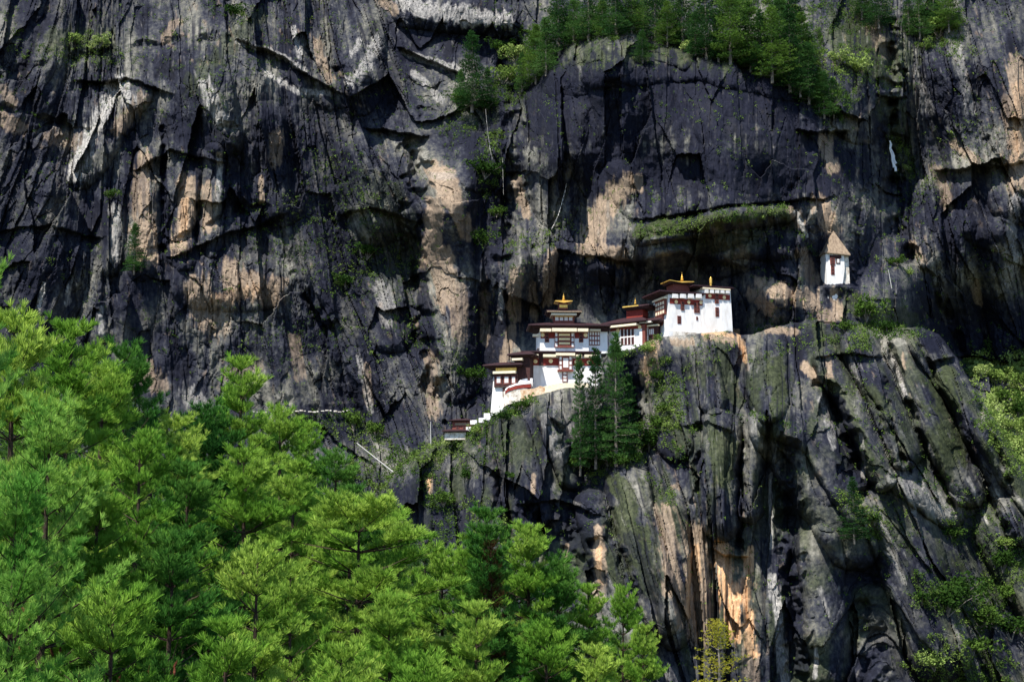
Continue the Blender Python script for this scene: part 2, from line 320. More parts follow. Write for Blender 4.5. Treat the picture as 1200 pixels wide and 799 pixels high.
a1, e1 = facets(fu/54, fv/(115 + 75*F1), 41); a2, e2 = facets(fu/20 + 3, fv/95, 51); a3, e3 = facets(fu/9, fv/26, 61); a4, e4 = facets(fu/4.4, fv/9, 71); a5, e5 = facets(fu/31 + 7, fv/260 + 2, 141)
sm = np.clip(F1*.85 + .8*np.exp(-((U-810)/150)**4-((V-150)/85)**4), 0, 1)*(1 - .5*sst(.1, .4, fbm(U/50, V/60, 3, 82)))
depth = a1*8 + a5*5.0*(.35 + .65*sm) + a2*2.6*(.35 + .65*brk)*(1 - .45*sm) + a3*1.1*(.15 + .85*brk)*(1 - .8*sm) + a4*.36*(.10 + .9*brk)*(1 - .85*sm)
depth = depth + 1.0*np.exp(-e5/.035)*sm*rag*F1 + 1.1*np.exp(-e2/.04)*(.25 + .75*brk)*rag + .4*np.exp(-e3/.08)*brk*(1 - sm)
depth -= 2.4*(ridged(su/46, V/260, 3, 91)*F1 + .8*ridged(su/60, V/90, 4, 191)*(1 - F1)) + .35*ridged(su/13, V/150, 3, 95)
depth -= .9*fbm(U/22, V/28, 4, 99)*(1 - .4*sm) + .10*fbm(U/3.2, V/3.6, 2, 98)*(.3 + brk)
Yb = Y0*(1 - F1) + Y1*F1 + F1*3.5*np.exp(-np.clip(e, 0, 60)/7)
Y = Yb + (depth - rel)*ampl
hk = np.exp(-((wu + 6*fbm(U/9, V/9, 3, 49)-981)/np.where(V > 336, 30 + (V-336)*.5, 24))**4 - ((wv-306)/52)**4); Y = Y*(1-hk) + hk*(523.8 - 1.5*sst(300, 328, V) - 5.5*sst(329, 336, V + 2*fbm(U/6, V/6, 2, 48)) + .5*fbm(U/9, V/14, 3, 44))   # the shelf of the little house
# far sides of the ledge fall back level under the buildings
A = (U - 600)/FPX; B = -(V - 399.5)/FPX; T = Y/(cP - B*sP)
X3 = A*T; Z3 = (sP + B*cP)*T
# ---- rock colour masks: stains, with recess shade put into the black one
NZ = {}
def smear(pts, wd, rag_=.8, vs=130, asp=1.0, sc=4.5, seed=5):
    if seed not in NZ: NZ[seed] = fbm(su/sc, V/vs, 4, seed) + .5*fbm(U/9, V/11, 3, seed+7)
    k = win(pts, wd*2.2 + 22); out = np.zeros(U.shape, np.float32)
    d = dist_line(wu[k], wv[k], pts, asp)/wd
    out[k] = sst(-.12, .22, 1 - d + rag_*NZ[seed][k]*.95 - .22)*(d < 1.9)
    return out
tanm = np.zeros(U.shape); pal = tanm.copy(); org = tanm.copy(); mos = tanm.copy(); blk = tanm.copy()
TAN = [([(170,190),(165,240),(172,300)],17,.95),([(217,215),(222,245),(210,287)],15,1),([(243,222),(246,268)],10,.9),([(165,118),(138,152)],11,.6),([(0,140),(22,150)],12,.7),([(2,105),(14,122)],10,.6),([(-80,130),(-30,150)],20,.6),
 ([(232,340),(248,375)],25,.8),([(270,320),(312,345)],20,.85),([(332,332)],8,.7),([(325,160),(320,188)],10,.6),([(307,208),(306,236)],4,.9),([(372,50),(386,92)],8,.8),([(205,28),(194,48)],8,.6),([(60,160),(100,170)],12,.5),
 ([(446,0),(462,10)],8,.8),([(514,208),(526,240)],18,.95),([(510,240),(506,305)],14,.8),([(532,250),(550,272)],14,.75),([(520,300),(526,352)],17,.75),([(540,335),(536,392)],12,.6),([(606,208),(616,252)],8,.8),
 ([(737,214),(706,250),(692,282)],19,.95),([(688,292),(722,300)],14,.8),([(646,300),(640,352)],10,.8),([(606,318),(602,372)],10,.9),([(570,345),(566,400)],8,.6),([(601,388),(592,420)],10,.8),([(622,335),(626,372)],7,.6),
 ([(966,165),(976,198)],10,.9),([(960,238),(977,266)],13,.9),([(925,245),(938,262)],8,.6),([(895,335),(950,352)],15,1),([(878,345),(900,362)],10,.7),([(898,386),(930,388)],6,.8),([(955,360),(975,372)],10,.6),
 ([(1196,80),(1194,210)],20,.85),([(1178,120),(1184,170)],9,.6),([(1118,168),(1142,190)],7,.8),([(1070,288),(1082,306)],7,.8),([(1145,335),(1146,352)],9,.8),([(1098,200),(1112,240)],10,.5),([(1240,60),(1250,200)],25,.8),
 ([(812,628),(822,742)],20,.85),([(795,690),(798,730)],9,.7),([(944,428),(958,445)],7,1),([(972,420),(974,440)],5,.8),([(1058,415),(1060,432)],3,.9),([(702,618),(704,660),(702,700)],9,1),([(782,598),(786,692)],13,.8),([(765,405),(758,442)],11,1),
 ([(626,558),(626,575)],4,.9),([(503,556),(502,575)],6,1),([(792,570)],6,.7),([(664,640),(660,662)],4,.8),([(880,760),(884,799)],12,.6),([(165,430),(186,450)],14,.6),([(430,430),(432,472)],6,.6),([(506,420),(508,482)],12,.6),
 ([(830,395),(858,398)],8,.9),([(790,398),(810,400)],7,.8),([(868,400),(876,430)],4,.6),([(270,440),(300,430)],12,.4),([(980,345),(985,370)],9,.8),([(345,395),(350,440)],8,.5),([(940,300),(955,330)],10,.5),([(1040,60),(1020,30)],12,.4)]
PALE = [([(142,96),(104,165),(85,206)],12,.95),([(130,98),(152,118)],9,.8),([(240,98),(263,142)],10,.75),([(257,180),(255,242)],4,.7),([(133,245),(136,302)],7,.7),([(50,330),(45,362)],4,.9),([(80,335),(77,356)],4,.8),([(120,362),(118,392)],4,.6),
 ([(278,48),(320,64),(358,82)],4,.7),([(310,88),(348,106),(388,110)],4,.7),([(345,35),(352,66)],4,.8),([(475,3),(530,16),(595,24)],13,.7),([(440,48),(430,75),(410,98)],8,.7),([(420,48),(415,60)],5,.7),([(474,62),(545,86)],5,.6),([(484,85),(518,116)],5,.6),
 ([(445,338),(456,372)],13,.4),([(932,248),(946,276)],2.6,1),([(905,676),(915,740),(922,810)],7,.9),([(903,555),(903,642)],3,.7),([(955,758),(955,792)],3,.9),([(1044,418),(1060,462)],4,.8),([(963,468),(976,522)],6,.6),([(1010,510),(1012,560)],3,.6),
 ([(1135,560),(1156,612)],3,.8),([(1050,560),(1112,602)],16,.35),([(640,492),(655,532)],9,.4),([(655,480),(684,530)],8,.35),([(700,690),(780,790)],14,.35),([(420,420),(436,482)],5,.5),([(225,462),(242,492)],14,.5),([(1165,288),(1195,302)],7,.6),
 ([(1090,520),(1095,545)],3,.7),([(880,480),(884,520)],5,.4),([(590,330),(586,372)],4,.6),([(1120,60),(1140,130)],8,.35),([(1190,230),(1180,330)],8,.4),([(1070,80),(1090,130)],7,.4),([(780,390),(800,392)],5,.5),([(740,360),(760,330)],10,.25),
 ([(1030,600),(1060,680)],6,.4),([(1000,420),(1006,470)],5,.4),([(830,620),(832,660)],3,.5),([(960,690),(970,720)],5,.4),([(580,720),(590,740)],5,.4)]
ORG = [([(846,640),(855,700),(864,744)],12,1),([(878,645),(874,700),(884,765)],8,1),([(814,640),(816,700)],6,.6),([(806,650),(808,720)],4,.7),([(702,640),(703,690)],5,.7),([(765,408),(760,436)],7,.7),([(503,560),(502,572)],4,.8),([(218,235),(214,280)],6,.5),
 ([(1192,100),(1192,190)],8,.3),([(862,388),(872,420)],4,.8),([(826,392),(856,394)],3,.7),([(250,350),(300,340)],10,.3)]
MOSS = [([(842,512),(850,560)],18,.8),([(910,425),(912,480)],14,.8),([(1100,440),(1115,540)],22,.8),([(970,440),(1020,540)],13,.7),([(1180,530),(1215,580)],26,.8),([(730,575),(748,655)],24,.8),([(1000,40),(1040,70)],45,.6),([(225,100),(300,20)],16,.5),
 ([(70,50),(120,50)],24,.5),([(750,272),(850,256),(918,248)],12,.9),([(800,285),(880,280)],16,.5),([(660,75),(760,60),(900,80)],18,.7),([(440,230),(470,320)],40,.3),([(1060,430),(1065,520)],16,.5),([(1045,120),(1060,220)],16,.6),([(560,130),(620,100)],30,.4),([(1150,640),(1200,700)],40,.5),([(850,430),(860,470)],14,.6),([(640,60),(930,70)],18,.5),
 ([(890,620),(1020,600)],20,.3),([(480,540),(600,490)],14,.6),([(1000,360),(1060,380)],20,.5),([(1040,560),(1050,640)],25,.4),([(780,460),(800,520)],14,.5)]
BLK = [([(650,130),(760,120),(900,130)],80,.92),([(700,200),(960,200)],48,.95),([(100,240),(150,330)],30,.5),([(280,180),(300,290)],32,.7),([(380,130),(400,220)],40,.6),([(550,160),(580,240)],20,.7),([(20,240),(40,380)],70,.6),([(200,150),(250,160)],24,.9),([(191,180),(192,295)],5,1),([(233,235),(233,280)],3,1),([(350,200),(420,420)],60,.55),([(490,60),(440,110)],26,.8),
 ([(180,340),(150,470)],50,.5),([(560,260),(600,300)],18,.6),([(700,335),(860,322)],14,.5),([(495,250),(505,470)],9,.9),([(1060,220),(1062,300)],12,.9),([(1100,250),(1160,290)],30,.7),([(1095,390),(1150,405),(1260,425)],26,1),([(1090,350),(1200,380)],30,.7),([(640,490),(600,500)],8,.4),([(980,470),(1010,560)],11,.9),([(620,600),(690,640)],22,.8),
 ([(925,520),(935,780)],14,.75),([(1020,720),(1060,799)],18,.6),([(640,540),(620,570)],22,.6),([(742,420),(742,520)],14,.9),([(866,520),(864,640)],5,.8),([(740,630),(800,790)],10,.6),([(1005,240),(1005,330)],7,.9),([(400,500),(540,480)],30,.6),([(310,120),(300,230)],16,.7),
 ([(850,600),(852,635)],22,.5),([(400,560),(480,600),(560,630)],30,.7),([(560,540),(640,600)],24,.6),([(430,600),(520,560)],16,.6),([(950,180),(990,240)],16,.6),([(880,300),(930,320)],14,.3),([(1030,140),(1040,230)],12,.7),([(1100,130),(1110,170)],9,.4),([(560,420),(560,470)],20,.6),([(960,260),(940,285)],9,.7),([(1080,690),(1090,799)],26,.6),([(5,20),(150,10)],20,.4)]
for p_, w_, s_ in TAN: tanm = np.maximum(tanm, s_*smear(p_, w_, seed=5))
for p_, w_, s_ in PALE: pal = np.maximum(pal, s_*smear(p_, w_, .9, 110, seed=15))
for p_, w_, s_ in ORG: org = np.maximum(org, s_*smear(p_, w_, 1.0, 150, sc=3.5, seed=25))
for p_, w_, s_ in MOSS: mos = np.maximum(mos, s_*smear(p_, w_, 1.2, 30, sc=12, seed=35))
for p_, w_, s_ in BLK: blk = np.maximum(blk, s_*smear(p_, w_, 1.1, 80, sc=9, seed=45))  # black rock stain, plus shade of cracks, recesses and overhangs put into the colour
pal = np.maximum(pal, smear([(931,247),(938,262),(946,278)], 3.6, .2)); pal = np.maximum(pal, .8*smear([(906,690),(914,740),(921,800)], 6, .4))
# drips of black algae run down over the bare faces; scattered paler breaks on block faces
drip = sst(.10, .30, fbm(su/5.5, V/150, 4, 55) + .35*fbm(U/60, V/60, 2, 56) - .08)
tanm *= 1 - .5*drip; org *= 1 - .12*drip
speck = sst(.26, .5, fbm(su/7, V/16, 4, 65))*sst(.0, .5, fbm(U/70, V/80, 3, 66) + .12)
tanm = np.maximum(tanm, .5*speck*(1 - blk)); pal = np.maximum(pal, .30*sst(.3, .55, fbm(su/5, V/20, 4, 75))*(1 - blk*.8))
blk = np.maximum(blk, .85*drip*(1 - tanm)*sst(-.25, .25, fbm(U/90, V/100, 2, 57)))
tone = .45 + (.34 - .12*F1)*fbm(su/9, V/110, 4, 105) + .30*fbm(su/24, V/120, 3, 115) + .75*fbm(U/60, V/70, 4, 106) + .25*fbm(U/5, V/7, 3, 107) + .05*F1
mos = np.maximum(mos, .6*F1*sst(-.05, .3, fbm(su/22, V/70, 4, 108)))
tone = np.clip(tone, 0, 1)
one = np.ones(U.shape)
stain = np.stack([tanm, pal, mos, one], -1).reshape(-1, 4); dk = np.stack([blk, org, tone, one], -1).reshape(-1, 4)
nv, nu = U.shape
idx = np.arange(nv*nu).reshape(nv, nu)
quads = np.stack([idx[:-1,:-1], idx[1:,:-1], idx[1:,1:], idx[:-1,1:]], -1).reshape(-1, 4)
VV = np.stack([X3, Y, Z3], -1).reshape(-1, 3)
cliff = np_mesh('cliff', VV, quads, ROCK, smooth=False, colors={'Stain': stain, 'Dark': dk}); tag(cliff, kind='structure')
def surf(px, py, off=0.0):
    """point of the cliff seen at photo pixel (px,py), moved off metres towards the viewer"""
    i = min(max(int(round((px + 150)/STEP)), 0), nu-1); j = min(max(int(round((py + 130)/STEP)), 0), nv-1)
    return P(px, py, float(Y[j, i]) - off)
# ------------------------------------------------------------------ undergrowth (uncountable ledge plants)
rng = np.random.default_rng(5)
VEG = [([(600,100),(620,62),(655,32),(750,12),(900,12),(950,60),(985,125)],24,1),([(575,170),(570,212)],18,.9),([(568,282)],14,.9),([(585,250)],10,.8),([(745,272),(800,266),(850,256),(915,246)],9,.6),([(300,270),(420,330)],30,.22),([(480,380),(560,440)],20,.3),([(1000,430),(1050,620)],30,.15),([(840,400),(780,470)],20,.3),([(660,265),(600,320)],12,.3),([(440,575),(480,545),(560,505)],14,1),([(240,120),(320,60)],22,.2),([(880,420),(960,400)],10,.4),([(1080,560),(1180,620)],20,.3),([(20,60),(160,70)],14,.4),([(395,205),(440,260),(470,300)],38,.33),
 ([(430,318),(400,332)],17,.5),([(530,160),(560,110)],18,.6),([(84,48),(116,50)],12,1),([(130,228)],8,.9),([(20,45)],12,.6),([(480,532),(540,510),(590,482),(625,470)],9,1),([(500,556),(525,600),(510,650)],22,.7),([(585,520),(540,540)],16,.6),
 ([(420,500),(480,540),(400,565)],22,.7),([(330,490),(420,500)],12,.7),([(700,545),(750,522),(790,480),(775,435)],19,.9),([(720,420),(765,402)],9,1),([(1000,350),(1050,382),(1010,402)],17,.9),([(1065,320)],6,.8),([(940,280),(955,300)],5,.9),
 ([(990,585),(1032,620)],16,.7),([(1108,618),(1124,632)],10,.8),([(1090,690),(1150,720),(1200,650)],26,.8),([(1160,790),(1090,775)],30,.8),([(1050,165),(1066,205)],9,.9),([(1080,18),(1112,42)],26,.9),([(990,70),(1030,90)],26,.5),([(550,432)],15,.7),
 ([(1150,425),(1200,430),(1200,545),(1160,480)],24,1),([(640,270),(600,290)],10,.4),([(800,540),(770,510)],10,.5),([(255,10),(290,20)],12,.5),([(820,500),(800,505)],5,.7),([(930,500),(880,490)],5,.5),([(1100,560),(1160,650)],16,.4),([(600,640),(560,600)],22,.5),
 ([(350,250),(400,300)],30,.25),([(960,400),(1080,390)],5,.7),([(300,400),(420,390)],30,.18),([(680,265),(640,250)],9,.3),([(1130,150),(1060,260)],20,.25),([(1030,20),(960,20)],24,.6),([(760,560),(790,590)],8,.5),([(880,385),(905,380)],5,.6),([(1220,300),(1150,310)],18,.2)]
veg = np.zeros(U.shape)
for p_, w_, s_ in VEG: veg = np.maximum(veg, s_*smear(p_, w_, 1.3, 14, sc=14, seed=85))
patch = sst(.05, .35, fbm(U/11, V/7, 4, 86))
veg = np.maximum(veg*(.35 + .65*patch), .16*(1 - .65*F1)*patch*sst(-.02, .3, fbm(U/80, V/70, 3, 87)))
ledge = np.zeros(U.shape); ledge[:-1] = np.clip((Y[:-1] - Y[1:])*.5, 0, 1)     # plants like the tops of blocks
veg = np.clip(veg*(.55 + .9*ledge) + .09*ledge*(1 - calm)*(1 - .5*F1), 0, 1)*(1 - .9*calm*(V < lipv))
veg[(V > 860) | (V < -90)] = 0
sel = rng.random(U.shape) < veg*.75
def clumps(pos, size, nleaf, up=.5):
    k = len(pos); c = np.repeat(pos, nleaf, 0); s = np.repeat(size, nleaf)[:, None]
    o = rng.normal(size=(k*nleaf, 3)); o /= np.linalg.norm(o, axis=1)[:, None]; o *= rng.random((k*nleaf, 1))**.4
    o[:, 2] = o[:, 2]*.8 + .25
    ctr = c + o*s
    a = rng.normal(size=(k*nleaf, 3)); a /= np.linalg.norm(a, axis=1)[:, None]
    b = np.cross(a, rng.normal(size=(k*nleaf, 3))); b /= np.linalg.norm(b, axis=1)[:, None]
    ls = s*rng.uniform(.20, .42, (k*nleaf, 1))
    Vv = np.stack([ctr - a*ls, ctr + b*ls*.55, ctr + a*ls, ctr - b*ls*.55], 1).reshape(-1, 3)
    return Vv, np.arange(len(Vv)).reshape(-1, 4)
ps = VV.reshape(nv, nu, 3)[sel].astype(float); ps[:, 1] -= .3
hillsel = (ps[:, 0] > 0) & (U[sel] > 1135) & (V[sel] > 415) & (V[sel] < 560) & (ps[:, 1] > 535)
vv, ff = clumps(ps[~hillsel], rng.uniform(.40, 1.15, (~hillsel).sum())*(.8 + .7*veg[sel][~hillsel]), 9)
tag(np_mesh('undergrowth', vv, ff, M['under']), 'low dark green plants and grass growing on ledges and cracks of the cliff', 'undergrowth', kind='stuff')
print('undergrowth clumps', sel.sum(), hillsel.sum())
vv, ff = clumps(ps[hillsel], rng.uniform(.9, 2.0, hillsel.sum()), 10)
tag(np_mesh('ground_cover', vv, ff, M['bushl']), 'pale sunlit green scrub on the slope at the right edge', 'ground cover', kind='stuff')
# ------------------------------------------------------------------ tree builders
def needle_mesh(pos, dr, nn, ln, wd, mat, name, spread=.85, up=.15):
    k = len(pos); c = np.repeat(pos, nn, 0); d = np.repeat(dr, nn, 0)
    r = rng.normal(size=(k*nn, 3)); r /= np.linalg.norm(r, axis=1)[:, None]
    d = d + r*spread; d[:, 2] += up; d /= np.linalg.norm(d, axis=1)[:, None]
    L = ln*rng.uniform(.65, 1.15, (k*nn, 1)); s = np.cross(d, rng.normal(size=(k*nn, 3))); s /= np.linalg.norm(s, axis=1)[:, None]
    Vv = np.stack([c - s*wd*.5, c + s*wd*.5, c + d*L + s*wd*.2, c + d*L - s*wd*.2], 1).reshape(-1, 3)
    return np_mesh(name, Vv, np.arange(len(Vv)).reshape(-1, 4), mat, link=False)
def conifer(seed, H, Rr, mat, bark, step=.45, per=5, tw=.5, ts=.26, nn=12, ln=.2, wd=.02, bare=.1, rise=(-8, 50), rnd=.35, spread=.85, curl=.25, shape=.8, gap=.1, inner=.22, nup=.15, clump=0, thr=-.02):
    """returns (trunk mesh, crown mesh); whorled boughs with side twigs, every twig carrying tufts"""
    r = random.Random(seed); mb = MB(); tp = []; td = []
    lean = Vector((r.uniform(-.03, .03), r.uniform(-.03, .03), 0))
    tr = [Vector((lean.x*z*z*.05*8/H + r.uniform(-.03,.03), lean.y*z*z*.05*8/H, z)) for z in [H*k/10 for k in range(11)]]
    def tk(z): k = min(int(z/H*10), 9); f = z/H*10 - k; return tr[k].lerp(tr[k+1], f)
    r0 = H*.013 + .03; mb.tube([Vector((0,0,-1.5))] + tr[0:], r0*1.2, .02, 7)
    z = H*bare
    while z < H*.985:
        t = (z - H*bare)/(H*(1 - bare)); prof = (1 - t)**shape*(.55 + .45*min(1, t*5 + .4))
        n = per if t < .9 else 3; a0 = r.uniform(0, 6.28)
        for i in range(n):
            if r.random() < gap: continue
            L = Rr*prof*r.uniform(1 - rnd, 1 + rnd*.6) + .25
            az = a0 + i*6.283/n + r.uniform(-.4, .4); el = R(rise[0] + (rise[1]-rise[0])*t**1.3 + r.uniform(-8, 8))
            h = Vector((math.cos(az), math.sin(az), 0)); d0 = h*math.cos(el) + Vector((0,0,math.sin(el)))
            b = tk(z); q = [b + d0*L*s + Vector((0,0,curl*L*s*s)) for s in (0, .33, .66, 1)]
            mb.tube(q, .012*L + .012, .006, 3)
            side = Vector((-h.y, h.x, 0)); m = max(2, int(L/tw))
            for j in range(m + 1):
                s = inner + (1-inner)*j/m; k = min(int(s*3), 2); f = s*3 - k; c0 = q[k].lerp(q[k+1], f); bd = (q[k+1]-q[k]).normalized()
                for sg in ((-1, 1) if j < m else (0,)):
                    l2 = (.38*L*(1.05 - s) + .28)*r.uniform(.7, 1.2) if sg else .2
                    dd = (bd*.75 + side*sg*.75 + Vector((0,0,r.uniform(-.05,.35)))).normalized() if sg else bd
                    nt_ = max(1, int(l2/ts))
                    for x in range(nt_ + 1):
                        u_ = (x + .4*r.random())/nt_; pt = c0 + dd*l2*u_ + Vector((r.uniform(-.04,.04), r.uniform(-.04,.04), .12*l2*u_*u_ + r.uniform(-.05,.05)))
                        if clump and t < .86 and mnoise.noise(pt/clump + Vector((seed*3.1, 0, 0))) < thr: continue
                        tp.append(pt); td.append(dd*.8 + Vector((0,0,.35)))
        z += step*r.uniform(.8, 1.2)*(1 if t < .75 else .7)
    for k in range(6): tp.append(Vector((0,0,H*(1 - .006*k))) + tk(H*.999) - Vector((0,0,H*.999))); td.append(Vector((0,0,1)))
    tm = bpy.data.meshes.new('trunk'); tm.from_pydata(mb.v, [], mb.f); tm.materials.append(bark)
    cm = needle_mesh(np.array([tuple(p) for p in tp]), np.array([tuple(d) for d in td]), nn, ln, wd, mat, 'crown', spread, nup)
    return tm, cm, H
def plant(var, name, base, H, rz, label, cat, group=None, sx=1.0):
    tm, cm, H0 = var; s = H/H0
    t = empty(name, base, rz); t.scale = (s*sx, s*sx, s)
    a = bpy.data.objects.new('trunk', tm); C.objects.link(a); a.parent = t
    b = bpy.data.objects.new('crown', cm); C.objects.link(b); b.parent = t
    return tag(t, label, cat, group)
# ------------------------------------------------------------------ conifers and shrubs on the cliff
cv = [conifer(100+k, 20, 3.6 + .3*k, M['dark'], M['greybark'], step=.75, per=6, tw=.8, ts=.5, nn=9, ln=.5, wd=.09, bare=.03, rise=(-16, 42), curl=.12, shape=.8, spread=.85, rnd=.6, gap=.2) for k in range(3)]
thin = conifer(140, 26, 3.3, M['dark'], M['greybark'], step=.95, per=5, tw=.9, ts=.55, nn=7, ln=.5, wd=.09, bare=.22, rise=(-12, 40), curl=.1, shape=.75, gap=.25)
def ctree(px, top, bot, var, label, group=None, off=2.0, sx=1.0, surfy=None):
    b = surf(px, surfy or bot, off); t = P(px, top, b.y); b0 = P(px, bot, b.y); H = t.z - b0.z
    return plant(var, 'conifer_tree', b0, H, random.uniform(0, 6.28), label, 'conifer', group, sx)
ctree(722, 391, 536, cv[0], 'tallest dark green conifer directly in front of the middle temple buildings', 'conifers below the monastery', 5, .88)
ctree(698, 410, 540, cv[1], 'dark conifer left of the tallest one, hiding the white wall end', 'conifers below the monastery', 6, .85)
ctree(680, 418, 548, cv[1], 'slim open conifer in front of the right part of the white lower wall', 'conifers below the monastery', 6.5, .62)
ctree(738, 440, 535, cv[2], 'shorter dark conifer in the shaded notch right of the tallest one', 'conifers below the monastery', 3, .8)
ctree(157, 263, 318, cv[2], 'lone small conifer on the left cliff beside the tan rock streaks', None, 2, 1.3)
ctree(553, 38, 126, cv[2], 'tall sparse conifer on the pinnacle left of the dark bulging rock', 'conifers on the pinnacle', 3, 1.2)
ctree(540, 82, 128, cv[0], 'smaller dark conifer at the left foot of the tall sparse pinnacle conifer', 'conifers on the pinnacle', 3, 1.3)
ctree(571, 80, 126, cv[1], 'smaller dark conifer at the right foot of the tall sparse pinnacle conifer', 'conifers on the pinnacle', 3, 1.2)
ctree(753, 36, 72, cv[0], 'round bright green young conifer standing alone on the brow of the dark bulge', None, 3, 1.9)
ctree(1001, 560, 632, cv[1], 'dark small conifer in the middle of the right buttress among scrub', None, 3, 1.2)
ctree(977, 92, 136, cv[2], 'lit conifer at the right end of the forest on the brow', None, 3, 1.2)
forest = [(612,45,105),(628,30,95),(640,10,85),(655,-20,60),(672,-15,48),(690,-30,45),(706,-20,44),(722,-35,42),(740,-25,38),(768,-30,45),(782,-12,52),(800,-28,55),(815,-5,62),(828,-20,66),
 (842,5,70),(856,-10,72),(868,-28,66),(880,2,80),(892,-15,84),(905,10,92),(915,-20,80),(926,20,102),(938,35,110),(948,48,118),(960,62,128),(966,84,136),(940,5,80),(925,-30,60),(1010,-40,20),(1030,-30,30),(1065,-25,35),(1078,-10,42),(1095,-30,30),(1112,-20,34)]
fv_ = [conifer(120+k, 20, 4.2 + .3*k, M['forest'], M['greybark'], step=.75, per=6, tw=.8, ts=.5, nn=9, ln=.5, wd=.10, bare=.04, rise=(-10, 45), curl=.15, shape=.7, spread=.9, rnd=.6, gap=.2) for k in range(3)]
for i, (x, a, b) in enumerate(forest):
    h_ = (.72, 1.0, .85, 1.15, .78, .95)[i % 6]
    ctree(x, b - (b-a)*h_, b, (cv + fv_ + cv)[(i*5) % 9], 'dark green conifer in the forest along the top of the cliff', 'conifers along the cliff top', 3, 1.25 + .1*(i % 3))
for (x, y, s_) in [(605,70,20),(632,52,18),(664,38,18),(694,36,16),(730,34,14),(790,48,18),(812,58,16),(850,66,18),(872,76,16),(905,88,18),(930,104,18),(955,122,18),(972,134,14),(760,60,12),(835,62,14),(590,95,18)]:
    FORB = FORB + [(x, y, s_)] if 'FORB' in globals() else [(x, y, s_)]
def bush_mesh(seed, mat, nb=260, leaf=.24):
    r = np.random.default_rng(seed); k = 14
    c = r.normal(size=(k, 3))*np.array([.45, .45, .28]); c[:, 2] = np.abs(c[:, 2]) + .35; rad = r.uniform(.22, .42, k)
    pi = r.integers(0, k, nb*3); o = r.normal(size=(nb*3, 3)); o /= np.linalg.norm(o, axis=1)[:, None]
    ctr = c[pi] + o*rad[pi][:, None]*r.uniform(.75, 1.05, (nb*3, 1))
    a = r.normal(size=(nb*3, 3)); a /= np.linalg.norm(a, axis=1)[:, None]; b = np.cross(a, r.normal(size=(nb*3, 3))); b /= np.linalg.norm(b, axis=1)[:, None]
    L = leaf*r.uniform(.2, .5, (nb*3, 1))
    Vv = np.stack([ctr - a*L, ctr + b*L*.6, ctr + a*L, ctr - b*L*.6], 1).reshape(-1, 3)
    mb = MB(); rr = random.Random(seed)
    for q in range(6): mb.tube([(0,0,-.3), tuple(c[q]*.6), tuple(c[q])], .03, .01, 4)
    sm = bpy.data.meshes.new('stem'); sm.from_pydata(mb.v, [], mb.f); sm.materials.append(M['greybark'])
    return sm, np_mesh('leaves', Vv, np.arange(len(Vv)).reshape(-1, 4), mat, link=False)
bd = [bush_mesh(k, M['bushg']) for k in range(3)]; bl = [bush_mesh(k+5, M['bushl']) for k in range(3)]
def bush(px, py, size, var, label, group='bushes on the rock faces', off=1.2):
    b = surf(px, py, off); t = empty('bush', b, random.uniform(0, 6.28)); s = size*b.y/FPX; t.scale = (s, s, s*random.uniform(.75, 1.0))
    for nm, me in zip(('stem', 'leaves'), var):
        o = bpy.data.objects.new(nm, me); C.objects.link(o); o.parent = t
    return tag(t, label, 'bush', group)
